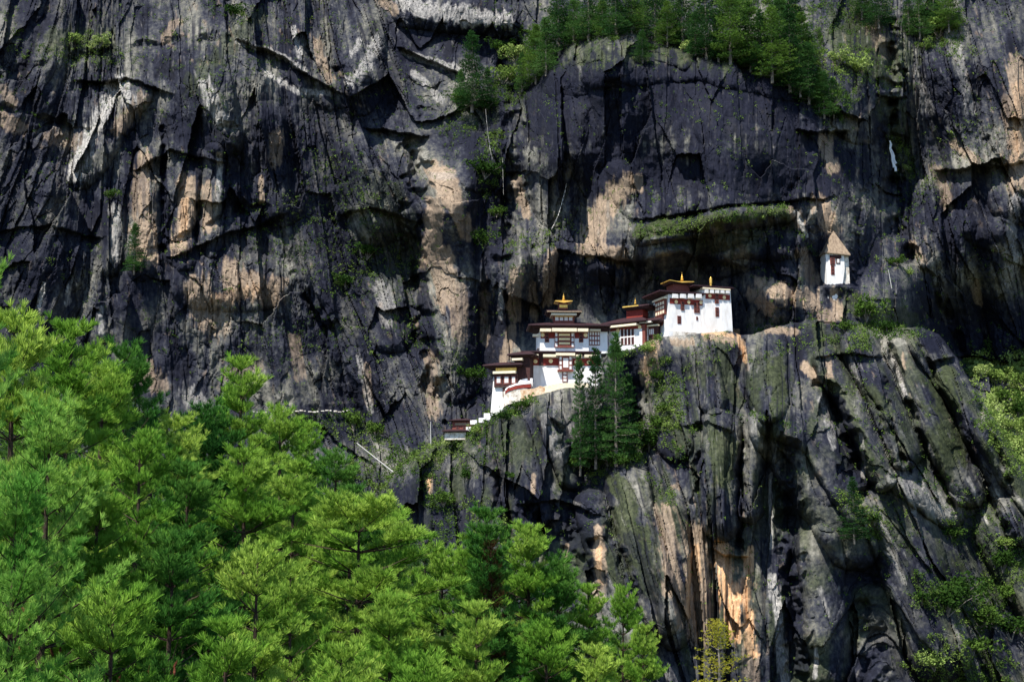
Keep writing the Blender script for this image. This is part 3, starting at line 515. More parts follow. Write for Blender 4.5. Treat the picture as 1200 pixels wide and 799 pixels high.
for i, (x, y, s, lit, lab) in enumerate([
 (568,205,22,0,'green bush hanging in the gully left of the dark bulge'),(582,252,12,0,'small bush in the gully under the hanging green one'),(566,290,17,0,'low bush at the foot of the narrow gully'),
 (88,52,16,1,'pale bush at upper left of the cliff, left one of the pair'),(116,54,14,1,'pale bush at upper left of the cliff, right one of the pair'),(130,232,11,0,'small bush above the lone conifer on the left cliff'),
 (405,335,16,0,'dark bush on the shaded wall above the grey dome of rock'),(552,445,18,0,'dark bush in the recess left of the lowest tower'),(1015,372,22,0,'bush on the slope under the little white house'),
 (1040,388,16,0,'smaller bush lower right on the slope under the little white house'),(990,388,14,0,'bush at the left end of the slope under the little white house'),(1066,322,8,1,'tiny lit bush right of the little white house'),
 (1058,200,9,1,'bright plant beside the thin waterfall'),(980,76,16,1,'yellow green bush on the rounded rock right of the forest'),(1010,85,20,1,'wide pale bush on top of the rounded rock right of the forest'),
 (1100,40,22,1,'light green bush at the top right gully, nearest the frame top'),(1080,60,14,1,'light green bush just below the top right gully'),(760,525,26,0,'bush at the foot of the dark conifers, right side'),
 (730,545,20,0,'bush at the foot of the tallest dark conifer'),(782,480,13,0,'bush on the ledge below the right white building'),(758,412,10,1,'bright bush under the covered gallery'),(612,478,13,0,'bush under the curved white wall'),
 (590,492,13,0,'bush on the slope under the lowest tower'),(560,508,10,1,'lit bush on the slope below the little gatehouse'),(528,522,10,1,'lit bush lowest on the slope left of the gatehouse'),(520,590,18,0,'bush on the shaded flank above the bright pines'),
 (548,562,14,0,'bush high on the shaded flank of the buttress'),(600,560,10,0,'small bush on the bare face left of the conifers'),(1115,628,14,0,'isolated bush on the pale lower right slabs'),(1110,715,30,0,'large dark bush in the lower right corner scrub'),
 (1150,730,28,0,'large bush at right in the lower right corner scrub'),(1095,782,18,1,'yellow green bush at the bottom edge near the right corner'),(1175,665,20,0,'bush near the right edge below the bare ridge'),(1025,612,14,0,'bush right of the small conifer on the right buttress'),
 (430,300,18,0,'bush on the broken dark wall in the left centre'),(415,500,18,0,'bush by the pale path line in the shaded ravine'),(440,508,14,0,'bush right of the pale path line'),(405,565,16,0,'bush just above the bright pines in the ravine'),
 (1125,700,30,0,'dark bush in the lower right scrub, upper left of the group'),(1080,705,20,0,'dark bush at the left end of the lower right scrub'),(1140,765,26,0,'dark bush low in the lower right scrub'),(1185,745,26,0,'dark bush touching the right edge in the lower right scrub'),(1185,700,22,0,'dark bush at the right edge above the lower right scrub'),(1180,640,14,1,'lit bush at the right edge on the bare ridge'),
 (690,545,18,0,'bush at the foot of the slim open conifer'),(712,542,16,0,'bush between the feet of the dark conifers'),(745,508,18,0,'bush in the shaded notch beside the conifers'),(672,548,13,0,'bush left of the conifer feet'),(770,500,16,0,'bush right of the shaded notch'),
 (538,118,14,0,'bush at the left foot of the pinnacle conifers'),(566,130,16,0,'bush at the right foot of the pinnacle conifers'),(585,60,18,0,'bush between the pinnacle and the forest'),
 (275,18,14,0,'bush near the top left edge of the cliff'),(770,445,12,0,'bush under the tan rock patch below the right building'),(1050,310,12,0,'bush in the ravine between the little house and the right wall')]):
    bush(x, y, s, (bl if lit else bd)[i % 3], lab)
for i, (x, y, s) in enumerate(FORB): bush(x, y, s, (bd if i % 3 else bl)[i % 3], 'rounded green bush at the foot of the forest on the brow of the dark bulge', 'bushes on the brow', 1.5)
for i, (x, y, s) in enumerate([(1150,440,14),(1168,447,17),(1186,440,16),(1200,452,18),(1176,470,16),(1192,486,18),(1165,462,12),(1208,510,20),(1196,530,16),(1182,502,13),(1215,470,20)]):
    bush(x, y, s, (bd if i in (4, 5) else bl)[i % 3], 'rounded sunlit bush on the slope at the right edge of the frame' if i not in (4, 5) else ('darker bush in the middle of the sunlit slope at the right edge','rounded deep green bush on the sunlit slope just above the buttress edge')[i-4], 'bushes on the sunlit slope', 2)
# ------------------------------------------------------------------ the monastery
class Fr:
    """a building's own frame: origin on the ground at its near front corner, local x along the front, y into the rock"""
    def __init__(s, name, px, py, Y_, yaw, label, cat='building', group=None):
        s.O = P(px, py, Y_); s.a = R(yaw); s.e = empty(name, s.O, s.a); tag(s.e, label, cat, group)
        s.ex = Vector((math.cos(s.a), math.sin(s.a), 0)); s.ey = Vector((-math.sin(s.a), math.cos(s.a), 0))
    def loc(s, px, py, off=0.0):
        d = P(px, py, 1.0); t = ((s.O + s.ey*off).dot(s.ey))/d.dot(s.ey); q = d*t - s.O
        return q.dot(s.ex), q.z
    def box(s, mb, x0, y0, x1, y1, back_, front_, tx=0, ty=0):
        """box whose face at local y=front_ covers the photo rectangle (x0,y0)-(x1,y1)"""
        xm, ym = (x0+x1)/2, (y0+y1)/2
        a = s.loc(x0, ym, front_)[0]; b = s.loc(x1, ym, front_)[0]; c = s.loc(xm, y1, front_)[1]; d = s.loc(xm, y0, front_)[1]
        return mb.box(a, b, front_, back_, c, d, tx, ty)
    def part(s, name, mat, x0, y0, x1, y1, back_, front_, tx=0, ty=0, parent=None):
        return s.box(MB(), x0, y0, x1, y1, back_, front_, tx, ty).build(name, mat, parent or s.e)
    def medallion(s, x, y, r, front_):
        a, z = s.loc(x, y, front_); return MB().disc(a, z, front_, r).build('medallion', M['medal'], s.e)
    def window(s, x0, y0, x1, y1, front_, cols, rows, th=.35, light=True, dark='redwood'):
        fr = s.part('window', M[dark], x0, y0, x1, y1, front_+th, front_)
        mb = MB(); a, z1 = s.loc(x0, y0, front_); b, z0 = s.loc(x1, y1, front_); dx = (b-a)/cols; dz = (z1-z0)/rows
        for i in range(cols):
            for j in range(rows):
                if cols > 3 and 0 < i < cols-1 and light == 'ends': continue
                mb.box(a+dx*(i+.18), a+dx*(i+.82), front_-.03, front_+.05, z0+dz*(j+.16), z0+dz*(j+.84))
        if mb.v: mb.build('pane', M['glass'] if light else M['wood'], fr)
        # lattice posts stand proud of the panes
        return fr
    def roof(s, x0, x1, y, front_, back_, oh=1.6, rise=1.8, th=.3, mat='roof', hip=.35, side=None, flare=0, parent=None, name='roof', tiers=2):
        """low hipped roof: eave line at photo row y over photo columns x0..x1, with stepped rafter tiers below"""
        xm = (x0+x1)/2; a = s.loc(x0, y, front_)[0]; b = s.loc(x1, y, front_)[0]; z = s.loc(xm, y, front_)[1]
        f, k = front_, back_; w_ = (k - f); rx = min((b-a)*hip, w_)
        n = []; mb = MB()
        ring = [(a,f,z+flare),((a+b)/2,f,z),(b,f,z+flare),(b,k,z+flare),((a+b)/2,k,z),(a,k,z+flare)]
        top = [(p[0],p[1],p[2]+th) for p in ring]; r0 = (a+rx, (f+k)/2, z+th+rise); r1 = (b-rx, (f+k)/2, z+th+rise)
        pts = ring + top + [r0, r1]
        faces = [(i, (i+1) % 6, 6+(i+1) % 6, 6+i) for i in range(6)] + [(6,7,12),(7,13,12),(7,8,13),(8,9,13),(9,10,13),(10,12,13),(10,11,12),(11,6,12),(5,4,1,0),(4,3,2,1)]
        mb.poly(pts, faces); ro = mb.build(name, M[mat], parent or s.e)
        if tiers:
            t = MB()
            for q in range(tiers):
                i_ = oh*(.35 + .5*q/max(1, tiers-1)) if tiers > 1 else oh*.5
                t.box(a+i_, b-i_, f+i_, k-i_, z-.28*(q+1), z-.28*q+.02 if q == 0 else z-.28*q)
            x = a + oh*.3
            while x < b - oh*.3:
                t.box(x, x+.14, f+.15, f+oh, z-.18, z-.004); x += .5
            t.build('rafters', M['wood'], ro)
        return ro
    def sertog(s, x, y, front_, h, parent=None):
        a, z = s.loc(x, y, front_)
        return MB().lathe(a, front_, [(z-.3, .30*h/2), (z, .42*h/2), (z+.12*h, .18*h/2), (z+.25*h, .34*h/2), (z+.38*h, .16*h/2), (z+.5*h, .22*h/2), (z+.6*h, .08*h/2), (z+h, .01)]).build('pinnacle', M['gold'], parent or s.e)
# --- central temple, two storeys with a gilded lantern roof
f = Fr('temple_building', 622, 462, 500, 3, 'tallest white two storey temple in the middle with tiered gilded roof')
f.part('wall', M['white'], 620, 414, 706, 470, 9, 0, .35, .35)
f.part('wall', M['white'], 632.5, 383, 690, 412, 9, 1.2, .12, .1)
f.part('wall', M['white'], 690, 385, 712, 414, 10, 2.2, 0, 0)
f.part('side_gallery', M['redwood'], 616.5, 417, 622, 436, 7, .9)
f.part('side_gallery', M['white'], 629.5, 391, 634, 408, 7, 1.9)
for x0, y0, x1, y1, fr in [(622.5,419.5,654.5,428,.10),(671,420,704,428.5,.10),(633.5,389,650,396.5,1.22),(673.5,389,689,396.5,1.22)]:
    f.part('painted_band', M['red'], x0, y0, x1, y1, 3, fr)
for x0, y0, x1, y1, fr in [(622.5,415,631,418,-1.1),(636.5,415,651.5,418,-1.1),(675,415.4,682,418.4,-1.1),(685,415.4,700,418.4,-1.1),(633,384.8,646,388.2,-.8),(647,384.4,676,388.2,-.95),(677,384.8,689.5,388.2,-.8),(691,385.6,704,387.6,.5),(624.5,391.5,632.5,394,1.2)]:
    f.part('cornice', M['cream'], x0, y0, x1, y1, 3, fr)
for x, y, fr in [(627.5,423.3,.08),(645.5,423,.08),(675.5,424,.08),(690,424.5,.08),(636,392.4,1.2),(686.3,392.6,1.2)]: f.medallion(x, y, .62, fr)
f.window(631.5, 416, 636.5, 428, 0, 1, 3, light=False, dark='wood')
f.window(638.5, 390, 643.5, 401, 1.05, 1, 3, light=False)
f.window(678.5, 390, 683.5, 401, 1.05, 1, 3, light=False)
f.window(650, 389, 673, 407.2, .75, 6, 3, light='ends')
g_ = MB()
for k in range(3): f.box(g_, 655, 391+5*k, 668, 393.5+5*k, .9, .70)
g_.build('lattice', M['medal'], f.e)
f.window(690.5, 388, 703, 404.5, 1.95, 4, 3)
f.part('bay_cornice', M['cream'], 651.5, 413.4, 674, 416.4, .9, -1.45)
f.window(655, 417, 670.5, 433.5, -.75, 4, 3, th=1.0, light='ends')
f.part('bay_lattice', M['glass'], 660, 419.5, 666, 430.5, -.6, -.80)
f.part('bay_bracket', M['redwood'], 653.5, 433, 672, 435, .4, -.85)
f.window(659, 435, 665, 447.5, -.15, 1, 3)
f.roof(611, 705, 412.5, -1.3, 9, 1.3, .6, .35, hip=.1, name='lower_roof', tiers=3)
f.roof(619.5, 716, 381.5, -.9, 11, 2.0, 1.6, .4, hip=.35, tiers=3, name='roof')
f.roof(687, 716, 385.5, .6, 6, 1.2, .8, .3, hip=.3, tiers=2, name='roof')
lan = f.part('lantern', M['redwood'], 649, 368.4, 673, 380, 7, 2.6)
mb = MB()
for k in range(4): f.box(mb, 650.6+5.4*k, 371.5, 654.6+5.4*k, 375.5, 2.7, 2.52)
mb.build('pane', M['glass'], lan)
f.part('lantern_cornice', M['cream'], 646, 367, 676, 369.2, 7.4, .9)
f.part('lantern_frieze', M['gold'], 650, 369.2, 672, 371.3, 3, 2.5)
r1 = f.roof(640.5, 682.5, 365.2, .6, 9, 1.2, 1.0, .22, 'roof', .3, flare=.35, name='lantern_roof', tiers=2)
e_ = MB(); f.box(e_, 641, 364.2, 682, 365.6, .62, .5); e_.build('gilded_edge', M['shingle'], r1)
f.part('upper_lantern', M['redwood'], 655, 355, 665.5, 362.5, 6.5, 3.2)
f.part('upper_lantern_frieze', M['gold'], 655.6, 357, 665, 360.5, 3.6, 3.1)
f.roof(650.5, 671, 354.8, 2.2, 7.2, .9, 1.0, .2, 'gold', .42, flare=.5, name='gilded_roof', tiers=0)
f.sertog(660.5, 350.6, 4.7, 2.0)
# --- lowest tower at the left
f = Fr('tower_building', 578, 488, 498, -14, 'lowest and leftmost white tower with a wooden window gallery under a dark roof')
f.part('wall', M['white'], 574.5, 441, 606, 489, 7, 0, .9, .3)
f.part('gallery', M['wood'], 579, 437.5, 606.5, 453, 6, -.5)
f.part('frieze', M['gold'], 581, 429.5, 605, 435, 5, -.2)
f.part('cornice', M['cream'], 577.5, 434.6, 604, 437.4, 5, -1.4)
f.window(581, 440, 587.5, 450, -.62, 1, 1, dark='redwood'); f.window(590, 440, 597, 450, -.62, 1, 1, dark='redwood'); f.window(599, 440, 604.5, 450, -.62, 1, 1, dark='redwood')
f.part('cornice', M['cream'], 600, 419.5, 612, 422, 5, -1.0)
f.part('upper_hall', M['wood'], 603, 418, 621, 446, 7, .6)
f.part('cornice', M['cream'], 616, 414.5, 623.5, 417, 5, .3)
f.roof(565.5, 612, 427.8, -2.0, 8, 1.6, 1.2, .35, hip=.35, tiers=2)
f.roof(594, 626, 415.5, -1.3, 8, 1.6, 1.2, .35, hip=.3, tiers=2)
f.part('doorway', M['wood'], 589, 454, 593.5, 465, .5, -.12)
# --- curved plinth wall
f = Fr('terrace_wall', 590, 470, 496, -4, 'curved white terrace wall with a red band and ochre stains under the central temple', 'wall')
def curved(name, mat, pts, hgt, th, base):
    mb = MB(); n = len(pts); v = []
    for (x, y, yl) in pts:
        a, z = f.loc(x, y, yl); v += [(a, yl, z-hgt), (a, yl, z), (a, yl+th, z), (a, yl+th, z-hgt)]
    fc = []
    for i in range(n-1):
        for k in range(4): fc.append((4*i+k, 4*i+4+k, 4*i+4+(k+1) % 4, 4*i+(k+1) % 4))
    fc += [(0,1,2,3), tuple(4*(n-1)+k for k in (3,2,1,0))]
    return mb.poly(v, fc).build(name, mat, f.e)
curved('wall', M['stainwhite'], [(590,459,0),(595,456,-.5),(602,454.5,-.9),(610,454,-1.1),(618,455,-1.2)], 4.5, 3, 0)
curved('painted_band', M['red'], [(592,457.4,-.3),(596,454,-.75),(604,451.5,-1.1),(612,450.2,-1.3),(622,449.5,-1.4)], 1.1, 2, 0)
curved('coping', M['white'], [(592,455.5,-.35),(597,452,-.8),(604,449.3,-1.15),(612,448,-1.35),(622,447.2,-1.45)], .6, 2, 0)
curved('stair_parapet', M['white'], [(604,449.5,.6),(610,445,.6),(616,443.5,.6),(624,443,.6)], 2.5, 1.5, 0)
curved('ochre_base', M['ochre'], [(610,457,-1.25),(618,456,-1.35),(626,455,-1.5),(633,452,-1.5),(640,454,-1.5)], 4.5, 3, 0)
curved('cream_base', M['cream'], [(636,453,-1.45),(644,451,-1.6),(654,449.2,-1.7),(664,448.6,-1.7),(690,449,-1.6)], 3.2, 3, 0)
# --- middle gallery building
f = Fr('gallery_building', 748, 409, 501, -33, 'low white gallery building with one big red lattice window between the two temples')
f.part('wall', M['white'], 714, 383, 753, 413, 9, 0)
f.window(726.5, 385.5, 743.5, 404, -.12, 4, 2, light=False)
mb = MB()
for k in range(5): f.box(mb, 726.6+4.1*k, 385.6, 727.5+4.1*k, 404, -.05, -.2)
f.box(mb, 727, 394, 743.4, 395.4, -.05, -.22); mb.build('lattice', M['glass'], f.e)
f.part('painted_band', M['red'], 714, 382, 756, 386.4, 1, -.08)
f.medallion(724, 387.5, .6, -.1); f.medallion(749.6, 383.2, .6, -.1)
f.part('column', M['redwood'], 752.5, 380, 756, 404, 1, -.1)
f.part('wall', M['white'], 756, 381, 759.5, 402, 5, 1.4); f.part('side_wing', M['wood'], 759, 380, 770, 400, 5, 1.6)
f.window(760.5, 384.5, 766.5, 393, 1.45, 3, 1)
f.part('cornice', M['cream'], 713, 380.2, 745.5, 382.4, .9, -1.75)
f.part('cornice', M['pole'], 749, 376.2, 763, 378.2, .9, -.6)
f.part('cornice', M['cream'], 755, 380.5, 771, 382.2, 2, .9)
f.roof(704, 757, 378, -1.7, 9, 1.6, 2.0, .4, hip=.3, tiers=2)
f.roof(748, 773, 376, -.6, 9, 1.4, 1.4, .35, hip=.25, tiers=2)
f.part('lantern', M['red'], 734, 361, 753, 372, 6, 2.6)
f.roof(729, 761, 360, 1.2, 7.5, 1.0, 1.0, .25, 'roof', .35, flare=.3, name='lantern_roof', tiers=2)
f.part('gilded_edge', M['gold'], 729.5, 358.2, 748, 359.6, 1.3, 1.1)
f.sertog(744.5, 355.5, 4.2, 1.9)
# --- right white building: lower front block with bay and taller right block
f = Fr('temple_building', 784, 391, 496, 20, 'large bright white building at the right end with red band and gold roof')
f.part('wall', M['white'], 783, 343, 826, 396, 11, 0, .3, .4)
f.part('wall', M['white'], 823.5, 337, 858.5, 396, 10, -.15, .35, .4)
f.part('plinth', M['stainwhite'], 784, 389, 826, 400, 6, -.4)
for x0, y0, x1, y1 in [(785,350.5,825,357)]: f.part('painted_band', M['red'], x0, y0, x1, y1, 3, .22)
f.part('painted_band', M['red'], 827, 344.5, 855.5, 350.8, 3, .02)
for x, y, fr in [(792.5,353.7,.2),(807.2,354,.2),(821.5,354.6,.2),(832,346.6,.0),(848.8,348.5,.0)]: MB  ; f.medallion(x, y, .55, fr)
for k in range(4): f.part('eave_block', M['white'], 788.5+9.2*k, 344.4, 794.8+9.2*k, 349.2, .6, -.72)
for k in range(5): f.part('eave_block', M['white'], 826+6.2*k, 338.6, 830.4+6.2*k, 343.4, .6, -.72)
f.part('parapet', M['cream'], 824, 337.6, 856, 339.4, 1.4, -.78)
for x0, y0, x1, y1, c_, r_ in [(798,353.5,802,363.5,1,3),(813.6,354.5,820,366.5,2,3),(794,370,798.3,379.5,1,3),(816,371,818,375,1,1)]: f.window(x0, y0, x1, y1, .02, c_, r_, light=False)
for x0, y0, x1, y1 in [(838,344,842.3,355.6),(838.6,360,842.6,371)]: f.window(x0, y0, x1, y1, -.12, 1, 3, light=False)
f.roof(773, 827, 343, -.65, 12, 1.2, .9, .4, hip=.3, tiers=2)
f.roof(813, 861, 336.4, -.65, 11, 1.4, 1.2, .35, hip=.3, tiers=1)
f.part('lantern', M['redwood'], 789.5, 331.5, 808, 341, 8, 3.0)
f.roof(785, 813.5, 331.2, 1.6, 8.2, 1.0, .9, .2, 'gold', .4, flare=.45, name='gilded_roof', tiers=1)
f.sertog(799.2, 327.6, 4.8, 2.3)
x_, z_ = f.loc(833, 333, 3); MB().lathe(x_, 3, [(z_-1.2,.3),(z_,.34),(z_+.3,.42),(z_+1.7,.42),(z_+1.9,.2),(z_+2.3,.02)]).build('gilded_banner', M['gold'], f.e)
# bay on the left side wall
mb = MB(); sx = f.loc(784, 360, 0)[0]; za = f.loc(784, 349.5, 0)[1]; zb = f.loc(784, 367, 0)[1]; zc = f.loc(784, 384, 0)[1]
bay = MB().box(sx-.9, sx+1.0, 1.2, 8.0, zb, za).build('bay_window', M['redwood'], f.e)
mb = MB()
for k in range(4):
    for j in range(3): mb.box(sx-.95, sx-.85, 1.5+1.65*k, 2.6+1.65*k, zb+.3+1.35*j, zb+1.2+1.35*j)
mb.build('pane', M['cream'], bay)
MB().box(sx-1.5, sx+1, .6, 8.6, za, za+.45).build('bay_cornice', M['cream'], f.e)
MB().poly([(sx-.85,3,zb),(sx-.85,6.4,zb),(sx+.3,6.4,zb),(sx+.3,3,zb),(sx+.05,4,zc),(sx+.05,5.4,zc),(sx+.4,5.4,zc),(sx+.4,4,zc)], [(0,1,5,4),(1,2,6,5),(2,3,7,6),(3,0,4,7),(0,3,2,1),(4,5,6,7)]).build('bay_bracket', M['redwood'], f.e)
MB().box(sx-.6, sx+1, -.4, 9, f.loc(784,394,0)[1], f.loc(784,388,0)[1]).build('plinth', M['white'], f.e)
# --- little white house high at the right
f = Fr('hermitage_house', 969, 338, 519.6, 8, 'little white house alone on the cliff at right under a tall tan pointed roof')
x0, z1 = f.loc(967.5, 297); x1, _ = f.loc(989, 297); xb0, z0 = f.loc(970.5, 352); xb1, _ = f.loc(985, 352); D_ = 5.5
MB().poly([(xb0,0,z0),(xb1,0,z0),(xb1,D_,z0),(xb0,D_,z0),(x0,-.2,(z0+2*z1)/3),(x1,-.2,(z0+2*z1)/3),(x1,D_,(z0+2*z1)/3),(x0,D_,(z0+2*z1)/3),(x0,0,z1),(x1,0,z1),(x1,D_,z1),(x0,D_,z1)],
 [(0,1,5,4),(1,2,6,5),(2,3,7,6),(3,0,4,7),(4,5,9,8),(5,6,10,9),(6,7,11,10),(7,4,8,11),(8,9,10,11),(3,2,1,0)]).build('wall', M['white'], f.e)
f.part('shaded_side_wall', M['stainwhite'], 988, 297, 996, 350, 5.6, .5, .25, .1)  # house's right wall face; its shade is put into the darker stained limewash
MB().poly([(x0-.5,-.9,z1),(x1+1.8,-.9,z1-.6),(x1+1.8,6,z1-.6),(x0-.5,6,z1),(x0-.5,-.9,z1+.35),(x1+1.8,-.9,z1-.25),(x1+1.8,6,z1-.25),(x0-.5,6,z1+.35),((x0+x1)/2+.5,2.2,z1+7.8)],
 [(0,1,5,4),(1,2,6,5),(2,3,7,6),(3,0,4,7),(3,2,1,0),(4,5,8),(5,6,8),(6,7,8),(7,4,8)]).build('roof', M['shingle'], f.e)
f.window(972.5, 299, 986, 302.5, -.35, 3, 1, light=False, dark='wood')
f.window(973, 302, 978.5, 310, -.4, 1, 3, light=False); f.window(980, 302.5, 984.5, 309, -.3, 1, 1, light=True, dark='wood')
f.window(973.8, 310.5, 978, 322, -.28, 1, 3, light=False)
# --- gatehouse and stepped wall on the path
f = Fr('gatehouse', 521, 515, 499, -8, 'small red brown gatehouse with two dark roofs, lowest on the path at left')
f.part('wall', M['stainwhite'], 521, 506, 546, 515, 4, 0)
f.part('wall', M['redwood'], 530, 492, 552, 504, 5, 1.0)
f.part('beam', M['shingle'], 533, 495.5, 550, 498, 1.2, .85)
f.roof(517.5, 549, 505, -1.0, 5, 1.0, .8, .2, hip=.3, tiers=1); f.roof(526, 553, 492.4, 0, 6, 1.0, .6, .2, hip=.3, tiers=1)
f.window(534, 499, 538, 503, .9, 1, 1, light=False); f.window(542, 499, 546, 503, .9, 1, 1, light=False)
f = Fr('stepped_wall', 550, 500, 498, -8, 'low stepped white wall climbing from the gatehouse to the lowest tower', 'wall')
for x0, y0, x1, y1 in [(551,492,558.5,497),(546,500,552,505),(561,489.5,567,495),(567,484,577,492)]: f.part('wall_step', M['white'], x0, y0, x1, y1, 1.6, 0)
# ------------------------------------------------------------------ poles, path, prayer flags, waterfall
def pole(name, a, b, r, label, cat, mat='pole', off=3):
    A_ = surf(*a, off); B_ = P(*b, A_.y - 1); e_ = MB().tube([Vector((0,0,0)), (B_-A_)*.5, B_-A_], r, r*.7, 6).build(name, M[mat]); e_.location = A_
    return tag(e_, label, cat)
pole('flag_pole', (505,523), (504.5,494), .14, 'upright white flag pole at the path left of the gatehouse', 'pole', off=2)
pole('wooden_pole', (462,554), (418,519), .20, 'long bleached pole leaning diagonally in the dark ravine', 'pole', off=5)
pole('snag', (1045,338), (1041,316), .14, 'thin bleached dead trunk right of the little white house', 'dead trunk', off=2)
def flags(a, b, sag, n, label, off=3.0):
    A_ = surf(*a, off); B_ = surf(*b, off); yy = min(A_.y, B_.y); A_ = P(*a, yy); B_ = P(*b, yy); d = B_ - A_
    t = empty('prayer_flag_line', A_); tag(t, label, 'prayer flags', 'prayer flag lines')
    pts = [d*(k/16) + Vector((0, 0, -sag*4*(k/16)*(1-k/16))) for k in range(17)]
    MB().tube(pts, .035, .035, 4).build('cord', M['pole'], t)
    for k in range(n):
        s = (k + .5)/n; p = d*s + Vector((0, 0, -sag*4*s*(1-s))); h = .5 + .2*random.random(); dx = d.normalized()*.28
        sw = Vector((random.uniform(-.1,.1), random.uniform(-.2,.2), -h))
        MB().poly([p-dx, p+dx, p+dx+sw, p-dx+sw*.9, p-dx*.9+Vector((0,.02,0)), p+dx+Vector((0,.02,0)), p+dx+sw+Vector((0,.02,0)), p-dx+sw*.9+Vector((0,.02,0))], [(0,1,2,3),(4,7,6,5),(0,3,7,4),(1,5,6,2),(3,2,6,7),(0,4,5,1)]).build('flag', M['flag'], t)
flags((569,128), (577,186), 2.5, 16, 'string of pale prayer flags hanging down the narrow gully')
flags((664,215), (646,268), 2.0, 14, 'faint string of prayer flags hanging on the dark bulge')
flags((589,186), (590,228), 0.8, 10, 'short string of prayer flags in the lower gully')
# path parapet line on the left wall
pw = [surf(x, 482 + (1 if i % 2 else 0) + (x-300)*.012, 1.6) for i, x in enumerate(range(296, 411, 8))]
yy = float(np.median([p.y for p in pw])) - 3
mb = MB(); t0 = P(296, 483, yy)
for i, x in enumerate(range(296, 411, 5)):
    p = P(x, 482.5 + math.sin(x*.21)*.9 - (x-300)*.012, yy + math.sin(x*.13)*1.0) - t0; mb.box(p.x, p.x+.6+.5*(i % 3 > 0), p.y, p.y+1.2, p.z-.15, p.z+.10+.06*(i % 4))
o = mb.build('path_parapet', M['stainwhite']); o.location = t0; tag(o, 'thin broken pale line of path kerb crossing the dark wall at left', 'path edge')
# waterfall in the right gully
mb = MB(); q0 = surf(1047, 180, 0); q0 = P(1047, 180, q0.y); ys = [surf(1043 + k, 165 + 4.5*k, 0).y for k in range(10)]
ys = np.minimum.accumulate(np.array(ys)); rr = random.Random(9)
for st in range(9):
    s0 = rr.randrange(0, 4); s1 = rr.randrange(7, 10); dx = rr.uniform(-2.4, 2.4); pts = []
    for k in range(s0, s1): pts.append(P(1043 + (0,1,.5,2,4,3.5,5,7,8,10)[k] + dx*(.3 + .1*k) + rr.uniform(-.6,.6), 165 + 4.5*k, float(ys[k]) - 1.2) - q0)
    mb.tube(pts, rr.uniform(.10, .2), rr.uniform(.2, .5), 5)
o = mb.build('waterfall', M['water']); o.location = q0; tag(o, 'thin white waterfall in the narrow gully at upper right', 'waterfall')
# ------------------------------------------------------------------ foreground pines
pv = [conifer(200+k, 14, 2.9 + .3*k, M['pine'], M['bark'], step=.72, per=6, tw=.26, ts=.15, nn=30, ln=.27, wd=.021, bare=.06, rise=(-4, 30), curl=.22, shape=.72, rnd=.55, spread=1.0, inner=.2, nup=.6, clump=1.25, thr=.03) for k in range(4)]
flat_ = conifer(230, 14, 4.0, M['pine'], M['bark'], step=.9, per=6, tw=.26, ts=.15, nn=30, ln=.27, wd=.021, bare=.45, rise=(0, 18), curl=.10, shape=.42, rnd=.35, gap=.12, spread=1.0, inner=.2, nup=.6, clump=1.25, thr=.0)
dry_ = conifer(270, 14, 1.5, M['dry'], M['bark'], step=.6, per=6, tw=.25, ts=.16, nn=9, ln=.18, wd=.02, bare=.05, rise=(-25, 40), curl=.05, shape=.7, rnd=.4, spread=1.0, inner=.1)
near_ = conifer(240, 15, 3.7, M['pine2'], M['bark'], step=.7, per=6, tw=.28, ts=.18, nn=34, ln=.24, wd=.016, bare=.1, rise=(-5, 36), curl=.25, shape=.6, rnd=.45, spread=1.0, inner=.14, nup=.45, clump=1.0, thr=.02)
def recolour(v, m):
    c = v[1].copy(); c.materials.clear(); c.materials.append(m); return (v[0], c, v[2])
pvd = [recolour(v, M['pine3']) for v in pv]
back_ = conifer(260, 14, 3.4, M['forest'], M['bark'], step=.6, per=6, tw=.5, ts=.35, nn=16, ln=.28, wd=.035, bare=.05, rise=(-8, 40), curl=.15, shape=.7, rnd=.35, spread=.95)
ylw = conifer(250, 14, 3.0, M['yellow'], M['greybark'], step=.55, per=5, tw=.5, ts=.28, nn=9, ln=.22, wd=.04, bare=.1, rise=(-8, 40), curl=.05, shape=.7, gap=.3)
bases = []
def fg(px, top, Y_, H, var, label, sx=1.0, name='pine_tree', cat='pine tree'):
    t = P(px, top, Y_); b = Vector((t.x, t.y, t.z - H)); bases.append(b)
    return plant(var, name, b, H, random.uniform(0, 6.28), label, cat, 'bright green pines in the foreground' if cat == 'pine tree' else None, sx)
